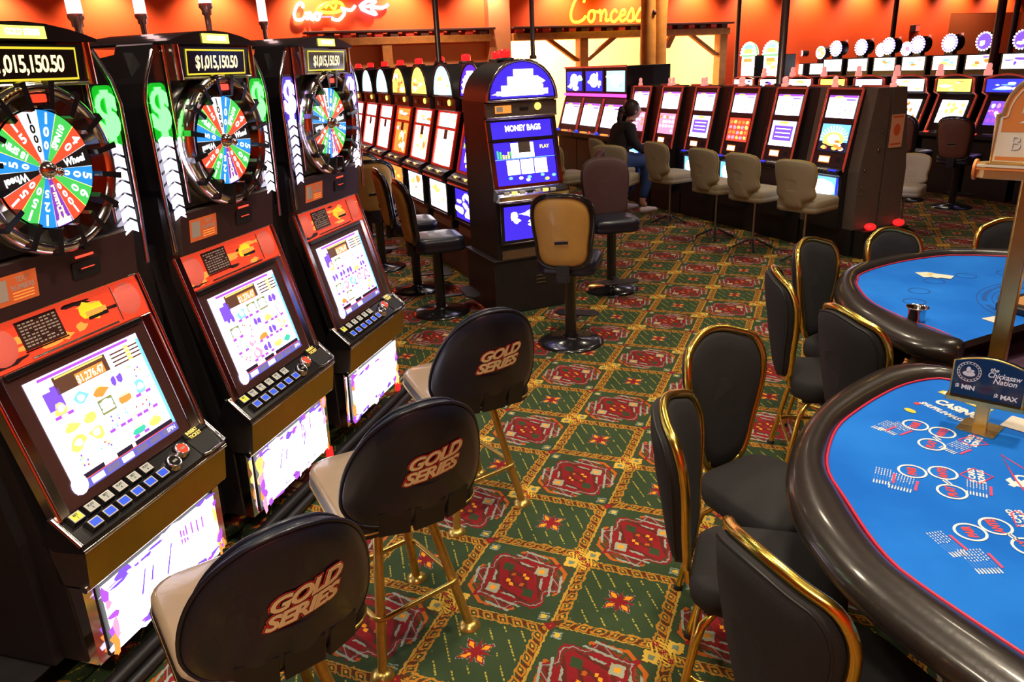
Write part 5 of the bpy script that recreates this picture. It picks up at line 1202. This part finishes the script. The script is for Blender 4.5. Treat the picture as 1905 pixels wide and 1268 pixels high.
def card_table(label, outer, inner, loc):
    "outer / inner: world outlines of rail (end to end along the player side)"
    t = thing('card_table', label, 'table', loc, 0, 'blue felt card tables')
    O = even(outline_resample(outer, 6), 72); I = even(outline_resample(inner, 6), 72); n = len(O)
    L = lambda p, z: (p.x-loc[0], p.y-loc[1], z)
    b = B(); b.add([L(p, TZ) for p in I], [tuple(range(n))[::-1]], M_FELT); b.add([L(p, TZ) for p in I]+[L(p, TZ-.03) for p in I], [(i, n+i, n+(i+1) % n, (i+1) % n) for i in range(n)], M_RAIL)
    b.add([L(p, TZ-.03) for p in I], [tuple(range(n))], M_RAIL); b.build('felt_top', t)
    b = B(); R = []
    for i in range(n):
        c = (O[i]+I[i])*.5; w = (O[i]-I[i])*.5; wl = w.length
        R.append([tuple(Vector((c.x-loc[0], c.y-loc[1], TZ-.012))+Vector((w.x/wl, w.y/wl, 0))*(cos(2*pi*k/14)*wl)+Vector((0, 0, 1))*(sin(2*pi*k/14)*.042*(1.0 if sin(2*pi*k/14) > 0 else 1.3))) for k in range(14)])
    def shrink(r, s):
        c = Vector((0, 0, 0))
        for p in r: c += Vector(p)
        c /= len(r); return [tuple(c+(Vector(p)-c)*s) for p in r]
    d0 = (Vector(R[0][0])-Vector(R[1][0])).normalized()*.015; d1 = (Vector(R[-1][0])-Vector(R[-2][0])).normalized()*.015
    R = [[tuple(Vector(p)+d0) for p in shrink(R[0], .8)]]+R+[[tuple(Vector(p)+d1) for p in shrink(R[-1], .8)]]
    b.rings(R, M_RAIL, True); b.build('armrest_rail', t)
    b = B(); b.tube([L(p, TZ+.003) for p in I], .004, M_REDLINE, 6); b.build('piping', t)
    b = B(); C = sum(([p.x, p.y][0] for p in I), 0)/n; D = sum((p.y for p in I), 0)/n
    S = [Vector((C+(p.x-C)*.80, D+(p.y-D)*.80)) for p in I]
    b.add([L(p, TZ-.03) for p in S]+[L(p, TZ-.14) for p in S], [(i, n+i, n+(i+1) % n, (i+1) % n) for i in range(n)]+[tuple(range(n)), tuple(range(n, 2*n))], M_CAB); b.build('apron', t)
    b = B(); S2 = [Vector((C+(p.x-C)*.36, D+(p.y-D)*.36)) for p in I]
    b.add([L(p, TZ-.14) for p in S2]+[L(p, .05) for p in S2], [(i, n+i, n+(i+1) % n, (i+1) % n) for i in range(n)], M_CABR)
    S3 = [Vector((C+(p.x-C)*.48, D+(p.y-D)*.48)) for p in I]
    b.add([L(p, .05) for p in S3]+[L(p, .0) for p in S3], [(i, n+i, n+(i+1) % n, (i+1) % n) for i in range(n)]+[tuple(range(n))], M_CAB); b.build('pedestal', t)
    return t
def mirror_about(P, A_, ax):             # mirror points across the line through A_ with direction ax
    ax = Vector(ax).normalized(); A_ = Vector(A_); out = []
    for x, y in P: v = Vector((x, y))-A_; out.append(tuple(A_+2*ax*v.dot(ax)-v))
    return out
# near table: outline from the visible side, mirrored about its centre line
o_near = [(1.602, .187), (1.493, .222), (1.40, .165), (1.325, .058), (1.245, -.10), (1.195, -.23), (1.140, -.44), (1.128, -.63), (1.140, -.77), (1.180, -.893), (1.252, -1.035), (1.349, -1.152), (1.430, -1.250)]
i_near = [(1.600, .115), (1.545, .118), (1.455, .045), (1.378, -.065), (1.31, -.19), (1.252, -.325), (1.225, -.49), (1.228, -.60), (1.259, -.70), (1.328, -.90), (1.415, -1.02), (1.508, -1.090), (1.60, -1.135)]
dn = Vector((.72, -.69)).normalized(); an = Vector((-.69, -.72)).normalized()
o_near, i_near = sc_(o_near), sc_(i_near); ON = Vector(sc_([(1.59, .14)])[0]); HW = .93; mid_n = ON+dn*HW
o_near, i_near = half_s(o_near, ON, dn, HW-.10), half_s(i_near, ON, dn, HW-.10)
on = o_near+mirror_about(o_near, mid_n, an)[::-1]; in_ = i_near+mirror_about(i_near, mid_n, an)[::-1]
tab_n = card_table('near blue felt card table printed with three-circle betting spots', on, in_, (mid_n.x-.35, mid_n.y-.36, 0))
# far table
df = Vector((.66, .75)).normalized(); af = Vector((-.75, .66)).normalized(); Of = Vector(sc_([(1.62, .38)])[0]); mid_f = Of+df*HW
o_far = [(1.625, .375), (1.511, .415), (1.413, .540), (1.308, .745), (1.260, .980), (1.256, 1.130), (1.288, 1.345), (1.377, 1.550), (1.533, 1.730), (1.738, 1.830)]
i_far = [(1.673, .500), (1.605, .615), (1.502, .735), (1.396, .930), (1.352, 1.170), (1.358, 1.265), (1.37, 1.36), (1.472, 1.535), (1.590, 1.640), (1.758, 1.735)]
o_far, i_far = half_s(sc_(o_far), Of, df, HW-.08), half_s(sc_(i_far), Of, df, HW-.08)
of = o_far+mirror_about(o_far, mid_f, af)[::-1]; if_ = i_far+mirror_about(i_far, mid_f, af)[::-1]
tab_f = card_table('far blue felt card table with a pale printed arc, chip tray and cup holder', of, if_, (mid_f.x-.3, mid_f.y+.27, 0))
# felt print (children of the table tops)
def flatT(px, py, rz, z=TZ+.0008, org=(0, 0)):
    q = look_point(px, py, TZ); return Matrix.Translation((q.x-org[0], q.y-org[1], z)) @ Matrix.Rotation(radians(rz), 4, 'Z')
on_loc = (tab_n.location.x, tab_n.location.y); of_loc = (tab_f.location.x, tab_f.location.y)
M_PINKP = mat('rose_print', (.80, .06, .16), .6); M_INK = mat('navy_print', (.01, .05, .22), .7); M_LITEB = mat('pale_blue_print', (.25, .55, .95), .7)
b = B(); rnd = random.Random(5)
tc_ = mid_n+an*.12               # spots fan round the dealer
def spot(px, py, word, d=.033):
    q = look_point(px, py, TZ); a = atan2(q.y-tc_.y, q.x-tc_.x); T = flatT(px, py, math.degrees(a)+90+180, org=on_loc)
    b.ring(d, .0062, M_WHITE, 28, T, .0008); b.text(word, .028, M_REDP, T, 0, .2, .0015, sx=.75)
    return T
for trio in (((1703, 791), (1753, 805), (1733, 827)), ((1697, 877), (1754, 880), (1771, 915)), ((1805, 990), (1852, 979), (1915, 1018))):
    for (px, py), wd in zip(trio, ('PAIR', 'ANTE', 'PLAY')): spot(px, py, wd)
    T = flatT((trio[1][0]+trio[2][0])/2, (trio[1][1]+trio[2][1])/2, -60, org=on_loc); b.box(-.012, .012, -.006, -.002, 0, .0008, M_WHITE, T); b.box(-.012, .012, .002, .006, 0, .0008, M_WHITE, T)
for pts in ([(1783, 818), (1811, 809), (1838, 827), (1806, 829)], [(1786, 882), (1811, 871), (1848, 887), (1822, 900)], [(1881, 955), (1890, 950), (1925, 968), (1892, 980)], [(1861, 845), (1960, 905), (1960, 980), (1890, 893)]):
    W = [look_point(px, py, TZ) for px, py in pts]; b.tube([(q.x-on_loc[0], q.y-on_loc[1], TZ+.0006) for q in W], .0030, M_PINKP, 4, True, flat=.3)
for (px, py, s) in ((1810, 820, .030), (1817, 885, .030), (1898, 964, .03)): b.text('6 CARD\nBONUS', s*.7, M_WHITE, flatT(px, py, math.degrees(atan2(look_point(px, py, TZ).y-tc_.y, look_point(px, py, TZ).x-tc_.x))+270, org=on_loc), 0, 0, .001)
b.text('$', .09, M_WHITE, flatT(1898, 895, -40, org=on_loc), 0, 0, .004)
def pay_table(px, py, rz, rows, w, head=None):
    T = flatT(px, py, rz, org=on_loc) @ Matrix.Diagonal((.78, .82, 1, 1))
    for r in range(rows):
        y = -r*.0085; x = -w/2
        while x < w/2-.02:
            l = rnd.uniform(.006, .012); b.box(x, x+l*.8, y-.0013, y+.0013, 0, .0006, M_WHITE, T); x += l+.003
            if x > -w/2+.05 and x < w/2-.03: b.box(x, w/2-.028, y-.0008, y-.0002, 0, .0006, M_LITEB, T); x = w/2-.024
        b.box(w/2-.02, w/2, y-.002, y+.002, 0, .0006, M_WHITE, T)
    if head: b.box(-w*.3, w*.3, .008, .016, 0, .0008, M_PINKP, T)
for a in ((1680, 803, 228, 8, .11, 1), (1652, 795, 232, 5, .10, 1), (1790, 838, 228, 7, .10, 1), (1697, 902, 258, 8, .11, 1), (1655, 888, 262, 6, .11, 1), (1835, 912, 262, 7, .10, 1), (1843, 1043, 292, 8, .11, 1), (1775, 1010, 300, 6, .12, 1)): pay_table(*a)
b.build('felt_print', tab_n); b = B(); b.text('SHUFFLE•MASTER', .030, M_WHITE, flatT(1757, 768, -48, org=on_loc), 0, .25, .0012, sx=.75); b.box(-.008, .008, -.008, .008, 0, .001, M_REDP, flatT(1706, 751, -48, org=on_loc))
b.text('CASINO', .050, M_WHITE, flatT(1783, 762, -44, z=TZ+.0016, org=on_loc), 0, 0, .003, sx=.8)
T = flatT(1795, 746, -44, org=on_loc); b.box(-.085, .085, -.012, .014, 0, .0008, mat('yellow_print', (.85, .60, .05), .6), T)
for k in range(5): b.box(-.075+k*.03, -.055+k*.03, -.008, .020, .0008, .0016, M_WHITE, T)
b.disc(.02, .0012, MATS['yellow_print'], 14, flatT(1693, 764, -48, org=on_loc) @ Matrix.Diagonal((1, .6, 1, 1)))
b.build('logo_print', tab_n)
# pale side strips at the dealer's edge
inn = Vector((-.69, -.72)).normalized()
for s0, s1 in ((.05, .16), (.45, .75)):
    b = B(); p0 = ON-Vector((0, .012))+dn*s0; p1 = ON-Vector((0, .012))+dn*s1; vs = [(p.x-on_loc[0], p.y-on_loc[1], TZ+dz_) for p in (p0, p1) for dz_ in (0, .010)]+[((p-inn*.025).x-on_loc[0], (p-inn*.025).y-on_loc[1], TZ+dz_) for p in (p0, p1) for dz_ in (0, .010)]
    b.add(vs, [(0, 2, 3, 1), (1, 3, 7, 5), (4, 6, 7, 5), (0, 4, 5, 1), (2, 6, 7, 3)], M_STICK); b.build('edge_strip', tab_n)
# far table print
b = B(); fc = Vector((mid_f.x+.02, mid_f.y-.02))
for (px, py) in ((1710, 541), (1738, 523), (1701, 561), (1797, 513), (1873, 508)):
    b.ring(.045, .003, M_INK, 28, flatT(px, py, 0, org=of_loc), .0008)
for r in (.36, .42): b.disc(r+.0015, .0008, M_INK, 40, Matrix.Translation((mid_f.x-of_loc[0], mid_f.y-of_loc[1], TZ)) @ Matrix.Rotation(math.atan2(af.y, af.x), 4, 'Z'), r0=r-.0015, a0=-1.25, a1=1.25)
for rr, nn in ((.39, 40), (.33, 46)):
    for k in range(nn):
        a = math.atan2(af.y, af.x)-1.15+2.3*k/(nn-1)
        if rnd.random() < .85: T = Matrix.Translation((mid_f.x-of_loc[0], mid_f.y-of_loc[1], TZ)) @ Matrix.Rotation(a, 4, 'Z'); b.box(rr-.010, rr+.010, -.006, .003, 0, .0008, M_INK, T)
b.build('felt_print', tab_f)
q = look_point(1722, 511, TZ)
for k in range(3):
    b = B(); T = Matrix.Rotation(radians(20+k*25), 4, 'Z'); b.slab(rrect(-.032, .032, -.044, .044, .005), 0, .0012, mat('card_white', (.9, .85, .7), .4), T); b.box(-.02, .02, -.03, .03, .0012, .0014, mat('card_back_gold', (.75, .55, .1), .5), T) if k == 1 else None
    o = b.build('playing_card'); o.location = (q.x+.035*k, q.y-.012*k, TZ+.001+.0013*k); tag(o, 'playing card in the small spread on the far table, %s' % ['leftmost', 'gold-backed in the middle', 'rightmost'][k], 'card', 'playing cards on the far table')
for k, (px, py, lab) in enumerate(((1856, 597, 'cream card lying at the dealer edge of the far table, beside the post'), (1893, 793, 'pale rules card lying at the right of the near table'))):
    q = look_point(px, py, TZ); b = B(); s = (1, 1.35)[k]; b.slab(rrect(-.034*s, .034*s, -.046*s, .046*s, .005), 0, .0016, M_STICK, Matrix.Rotation(radians(40+20*k), 4, 'Z')); o = b.build('playing_card'); o.location = (q.x+.03*k, q.y, TZ+.0012); tag(o, lab, 'card')
# cup holder
q = look_point(1703, 597, TZ); t = thing('cup_holder', 'chrome cup holder set into the rail edge of the far table', 'cup', (q.x, q.y, TZ-.03))
b = B(); b.lathe([(.030, 0), (.034, .085), (.042, .088), (.044, .092), (.040, .092), (.034, .088), (.030, .02), (0, .02)], M_CHROME, 24); b.build('cup', t)
# chip tray
ct = mid_f+af*.10; t = thing('chip_tray', 'black-edged chip tray with a tan bed on the far table', 'tray', (ct.x, ct.y, TZ+.001), math.degrees(math.atan2(df.y, df.x)))
b = B(); b.bbox(-.33, .33, -.12, .12, 0, .032, M_RAIL, .03, 4); b.build('tray_frame', t)
b = B(); b.bbox(-.29, .29, -.09, .09, .030, .036, mat('tan_bed', (.55, .26, .08), .6), .02, 3); b.box(-.10, .29, -.05, .05, .036, .042, mat('cream_bed', (.75, .60, .35), .6)); b.build('tray_bed', t)
# dealer shelf seen beyond the near table
q = look_point(1880, 655, .66); t = thing('dealer_podium', 'dark mauve podium top between the two card tables, behind the post', 'podium', (q.x+.05, q.y-.02, 0), math.degrees(math.atan2(df.y, df.x)))
M_MAUVE = mat('mauve_laminate', (.10, .05, .09), .4, coat=.2, noise=.1, nscale=10)
b = B(); b.slab([(-.30, -.17), (.40, -.20), (.40, .14), (-.14, .14)], .635, .66, M_MAUVE, bev=.004); b.build('top', t)
b = B(); b.box(.05, .32, -.12, .06, 0, .635, M_CAB); b.build('body', t)
b = B(); T = Matrix.Rotation(radians(-30), 4, 'Z'); b.box(.02, .12, -.02, .02, .66, .663, M_RUBBER, T); b.build('slot_plate', t)
# little limits sign on the near table
q = look_point(1822, 797, TZ)
t = thing('limits_sign', 'small dark sign with seal and limits on a brass stand, on the near table', 'sign', (q.x, q.y, TZ+.001), 0)
az = radians(-18); t.rotation_euler = (0, 0, az)
b = B(); b.slab(rrect(-.050, .050, -.050, .050, .006), 0, .004, mat('pale_brass_plate', (.85, .65, .35), .25, .9), Matrix.Rotation(radians(-8), 4, 'Z'))
for sx in (-1, 1):
    for sy in (-1, 1): b.lathe([(.004, .004), (.004, .0055)], M_BRASSD, 8, Matrix.Translation((sx*.038, sy*.038, 0)))
b.build('base_plate', t)
b = B(); b.slab(rrect(-.018, .018, -.013, .013, .003), .004, .085, M_BRASS); b.build('stem', t)
b = B(); b.slab(rrect(-.098, .098, -.022, .022, .003), .080, .092, M_BRASS); b.build('holder', t)
b = B(); n = 10; ol = [(-.090, .092), (.090, .092)]+[(.090-.18*k/n, .200+.020*sin(pi*k/n)) for k in range(n+1)]
vs = [(x, -.010, z) for x, z in ol]; vb = [(x, .010, z) for x, z in ol]; m_ = len(ol)
M_SIGNK = mat('navy_black_acrylic', (.006, .010, .025), .12, coat=.6)
b.add(vs, [tuple(range(m_))], M_SIGNK); b.add(vb, [tuple(range(m_))[::-1]], M_SIGNK); b.add(vs+vb, [(i, m_+i, m_+(i+1) % m_, (i+1) % m_) for i in range(m_)], M_SIGNK); b.build('sign_panel', t)
b = B(); b.tube([(x, -.008, z) for x, z in ol[1:]+ol[:1]], .0028, M_BRASS, 6); b.build('sign_edge', t)
b = B(); S = lambda x, z: frame_T((x, -.0106, z), (1, 0, 0), (0, 0, 1)); M_SILV = mat('silver_print', (.75, .75, .75), .5)
T = S(-.050, .172); b.ring(.030, .0016, M_SILV, 28, T, .0005); b.ring(.024, .0010, M_SILV, 28, T, .0005)
for k in range(20): b.box(-.0012, .0012, .0255, .0285, 0, .0005, M_SILV, T @ Matrix.Rotation(2*pi*k/20, 4, 'Z'))
blob(b, lambda u, v, d: T @ Vector((u, v, d)), 0, -.006, .016, .008, M_SILV, .0006, 14); blob(b, lambda u, v, d: T @ Vector((u, v, d)), -.002, .006, .006, .010, M_SILV, .0006, 9); blob(b, lambda u, v, d: T @ Vector((u, v, d)), .007, .004, .006, .004, M_SILV, .0006, 8)
b.text('the', .016, M_WHITE, S(.010, .190), 0, .3, .0004); b.text('Chickasaw', .023, M_WHITE, S(.036, .174), 0, .25, .0004, sx=.82); b.text('Nation', .023, M_WHITE, S(.040, .157), 0, .25, .0004, sx=.9)
b.text('$ MIN', .019, M_WHITE, S(-.054, .123), 0, 0, .0007); b.text('$ MAX', .019, M_WHITE, S(.048, .113), 0, 0, .0007)
b.build('sign_lettering', t)
# tall brass post with the illuminated-looking sign
q = look_point(1857, 660, .80)
t = thing('sign_stand', 'tall square brass post carrying a cream and orange sign board at the right edge', 'sign', (q.x, q.y, 0), -22)
b = B(); b.slab(rrect(-.026, .026, -.026, .026, .004), .02, 1.66, M_BRASS); b.slab(rrect(-.028, -.024, -.024, -.006, .001), .5, 1.6, M_BRASS); b.build('post', t, bevel=.002)
b = B(); b.lathe([(.11, 0), (.11, .012), (.05, .03)], M_BRASS, 28); b.build('base', t)
M_SIGNC = mat('cream_sign_paint', (.98, .90, .70), .45, noise=.03, nscale=4); M_SIGNO = mat('sign_orange', (.85, .30, .07), .5); M_SIGNB = mat('sign_dusty_blue', (.28, .28, .55), .5)
M_GOLDL = mat('sign_gilt_frame', (.80, .55, .22), .3, .8)
S0 = Matrix.Translation((.02, 0, 1.432)); bz = .0
b = B(); b.T = S0; b.slab(rrect(-.19, .19, -.035, .035, .03, 4), .0, .052, M_GOLDL, bev=.004); b.box(-.185, .185, -.037, -.030, .030, .036, M_SIGNO); b.box(-.185, .185, -.037, -.030, .040, .048, M_SIGNC); b.lathe([(.036, 0), (.036, .008)], M_SIGNO, 16, frame_T((-.19, 0, .026), (0, -1, 0), (0, 0, 1))); b.build('lower_moulding', t)
n = 14; ol = [(-.150, .05), (.150, .05), (.150, .21), (.135, .215)]+[(.135*cos(pi*k/n), .215+.135*sin(pi*k/n)) for k in range(1, n)]+[(-.135, .215), (-.150, .21)]
b = B(); b.T = S0; vs = [(x, -.012, z) for x, z in ol]; vb = [(x, .012, z) for x, z in ol]; m_ = len(ol)
b.add(vs, [tuple(range(m_))], M_SIGNC); b.add(vb, [tuple(range(m_))[::-1]], M_SIGNC); b.add(vs+vb, [(i, m_+i, m_+(i+1) % m_, (i+1) % m_) for i in range(m_)], M_GOLDL); b.build('sign_board', t)
b = B(); b.T = S0; b.tube([(x, -.012, z) for x, z in ol], .008, M_GOLDL, 6, True); b.tube([(x*.9, -.014, .05+(z-.05)*.94) for x, z in ol[2:]], .003, M_SIGNC, 6); b.build('sign_frame', t)
b = B(); b.T = S0; F = place_frame((0, -.0125, .05), (1, 0, 0), (0, 0, 1))
rect(b, F, -.135, .135, .105, .165, M_SIGNO, .0006)
for k in range(12):
    a0 = pi*k/12; a1 = pi*(k+1)/12; b.add([F(.128*cos(a0), .165+.128*sin(a0), .0006), F(.128*cos(a1), .165+.128*sin(a1), .0006), F(.085*cos(a1), .165+.085*sin(a1), .0006), F(.085*cos(a0), .165+.085*sin(a0), .0006)], [(0, 1, 2, 3)], M_SIGNO)
    b.add([F(.080*cos(a0), .165+.080*sin(a0), .0006), F(.080*cos(a1), .165+.080*sin(a1), .0006), F(0, .14, .0006)], [(0, 1, 2)], M_SIGNB)
rnd = random.Random(3); star = [(r_*cos(a+.3), r_*sin(a+.3)) for a, r_ in [(2*pi*k/14, .070 if k % 2 else .028) for k in range(14)]]
b.add([F(-.02+x, .155+y, .0012) for x, y in star], [tuple(range(14))], mat('sign_white', (.95, .95, .92), .5))
blob(b, F, .06, .15, .035, .028, M_SIGNB, .0016, 6, .1, rnd); blob(b, F, .045, .115, .04, .008, MATS['yellow_print'], .0018, 8)
b.text('BUFFET', .068, mat('sign_letter_grey', (.30, .22, .20), .5), frame_T(F(0, .065, .0010), (1, 0, 0), (0, 0, 1)), 0, 0, -.001, sx=.9); b.text('BUFFET', .068, MATS['sign_white'], frame_T(F(-.002, .067, .0016), (1, 0, 0), (0, 0, 1)), 0, 0, -.001, sx=.9)
rect(b, F, -.14, .14, .012, .024, M_SIGNO, .0008); b.build('sign_print', t)

# ---------------------------------------------------------------- seated person (dark top, jeans), on a cream stool
ploc = AB(5.80, 4.06); PAZ = 38
dup(cs, 'cream stool under the seated person', ploc, PAZ-90, 'stool the person sits on')
t = thing('person', 'person with tied-back dark hair, dark top and jeans, seated at a slot machine', 'person', ploc, PAZ-90)
def skin(name, pts, edges, mat_, parent, root=0, sub=2, label=None):
    me = bpy.data.meshes.new(name); me.from_pydata([p[:3] for p in pts], edges, []); me.materials.append(mat_)
    o = bpy.data.objects.new(name, me); COL.objects.link(o); o.parent = parent
    md = o.modifiers.new('skin', 'SKIN'); md.use_smooth_shade = True
    for i, p in enumerate(pts):
        sv = me.skin_vertices[0].data[i]; r = p[3]; sv.radius = r if isinstance(r, tuple) else (r, r); sv.use_root = (i == root)
    s = o.modifiers.new('sub', 'SUBSURF'); s.levels = sub; s.render_levels = sub
    if label: o['label'] = label
    return o
M_SKIN = mat('skin', (.62, .33, .24), .55); M_HAIR = mat('dark_brown_hair', (.035, .014, .010), .5, noise=.3, nscale=60, bump=.4); M_TOP = mat('dark_knit_top', (.010, .006, .008), .85, noise=.2, nscale=40, bump=.2); M_JEAN = mat('blue_jeans', (.02, .05, .16), .8, noise=.2, nscale=50, bump=.2); M_SHOE = mat('pale_pink_shoe', (.70, .55, .55), .6)
# body: one continuous skinned figure; sitter faces +y
BODY = [(0, 0, .70, .135), (0, .02, .86, (.15, .115)), (0, .06, 1.00, (.165, .12)), (0, .10, 1.13, (.17, .11)), (0, .135, 1.21, .06), (0, .155, 1.27, .052), (0, .17, 1.33, .070), (0, .175, 1.40, .088), (0, .17, 1.46, .07),
        (.16, .09, 1.15, .062), (.205, .12, .98, .050), (.185, .26, .86, .042), (.155, .40, .90, .032),
        (-.16, .09, 1.15, .062), (-.205, .10, .98, .050), (-.185, .24, .86, .042), (-.155, .38, .88, .032),
        (.10, .10, .69, .095), (.12, .38, .68, .078), (.12, .40, .42, .056), (.12, .34, .16, .042), (.12, .40, .11, .036),
        (-.10, .10, .69, .095), (-.13, .38, .68, .078), (-.14, .34, .42, .056), (-.14, .20, .18, .042), (-.14, .26, .12, .036)]
E_ = [(0, 1), (1, 2), (2, 3), (3, 4), (4, 5), (5, 6), (6, 7), (7, 8), (3, 9), (9, 10), (10, 11), (11, 12), (3, 13), (13, 14), (14, 15), (15, 16), (0, 17), (17, 18), (18, 19), (19, 20), (20, 21), (0, 22), (22, 23), (23, 24), (24, 25), (25, 26)]
BODY = [(x, y+max(0, z-.7)*.12, z if z < .7 else .7+(z-.7)*.84, r) for x, y, z, r in BODY]
skin('body', BODY, E_, M_SKIN, t)
C1 = [(x, y, z, (r[0]*1.28, r[1]*1.25) if isinstance(r, tuple) else r*1.3) for x, y, z, r in BODY]
skin('sweater', [(0, .0, .66, (.175, .150)), C1[1], C1[2], C1[3], (0, BODY[4][1], BODY[4][2]-.01, .085), C1[9], C1[10], C1[11], (.160, .38, BODY[12][2], .042), C1[13], C1[14], C1[15], (-.160, .36, BODY[16][2], .042)], [(0, 1), (1, 2), (2, 3), (3, 4), (3, 5), (5, 6), (6, 7), (7, 8), (3, 9), (9, 10), (10, 11), (11, 12)], M_TOP, t)
skin('jeans', [(0, 0, .69, .150), C1[17], C1[18], C1[19], (.12, .345, .19, .055), C1[22], C1[23], C1[24], (-.14, .21, .21, .055)], [(0, 1), (1, 2), (2, 3), (3, 4), (0, 5), (5, 6), (6, 7), (7, 8)], M_JEAN, t)
HT = Matrix.Translation((0, .075, -.105)); b = B(); b.T = HT; b.ball((0, .155, 1.415), (.094, .108, .110), M_HAIR, 16); b.ball((0, .03, 1.40), (.045, .05, .05), M_HAIR, 12); b.rings([[(cos(a)*r_, .03+dy+sin(a)*r_, z) for a in [2*pi*k/8 for k in range(8)]] for z, r_, dy in ((1.40, .03, -.02), (1.30, .035, -.035), (1.20, .025, -.03), (1.15, .008, -.02))], M_HAIR); b.build('hair', t)
b = B(); b.T = HT; b.ball((0, .195, 1.385), (.072, .082, .098), M_SKIN, 16); b.ball((0, .282, 1.375), (.013, .018, .02), M_SKIN, 8)
for s in (-1, 1): b.ball((s*.028, .266, 1.40), (.011, .007, .007), M_STICK, 8); b.ball((s*.028, .272, 1.40), (.005, .004, .005), M_RUBBER, 6); b.ball((s*.078, .175, 1.385), (.010, .018, .026), M_SKIN, 8)
b.ball((0, .270, 1.338), (.022, .008, .007), mat('lips', (.45, .14, .13), .5), 8); b.build('face', t)
for s, (sx, sy, sz) in enumerate(((.12, .40, .06), (-.14, .26, .07))):
    b = B(); b.rings([[(sx+cos(a)*w, sy+y, sz+sin(a)*h) for a in [2*pi*k/10 for k in range(10)]] for y, w, h in ((-.09, .02, .02), (-.07, .036, .042), (0, .04, .05), (.07, .044, .035), (.13, .038, .026), (.155, .012, .012))], M_SHOE); b.build('shoe', t)
for s, (hx, hy, hz) in enumerate(((.155, BODY[12][1], BODY[12][2]), (-.155, BODY[16][1], BODY[16][2]))):
    sg = -1 if s == 0 else 1
    pts = [(hx, hy, hz, (.030, .018)), (hx, hy+.05, hz, (.036, .014)), (hx, hy+.085, hz-.002, (.034, .012))]; ed = [(0, 1), (1, 2)]
    for k in range(4):
        ox = -.027+.018*k; L = (.060, .070, .066, .052)[k] if sg > 0 else (.052, .066, .070, .060)[k]; i = len(pts)
        pts += [(hx+ox, hy+.095, hz, .009), (hx+ox, hy+.095+L*.5, hz-.008, .0085), (hx+ox, hy+.095+L*.9, hz-.028, .0075)]; ed += [(2, i), (i, i+1), (i+1, i+2)]
    i = len(pts); pts += [(hx+sg*.036, hy+.03, hz-.006, .011), (hx+sg*.052, hy+.07, hz-.014, .009)]; ed += [(1, i), (i, i+1)]
    skin('hand', pts, ed, M_SKIN, t)
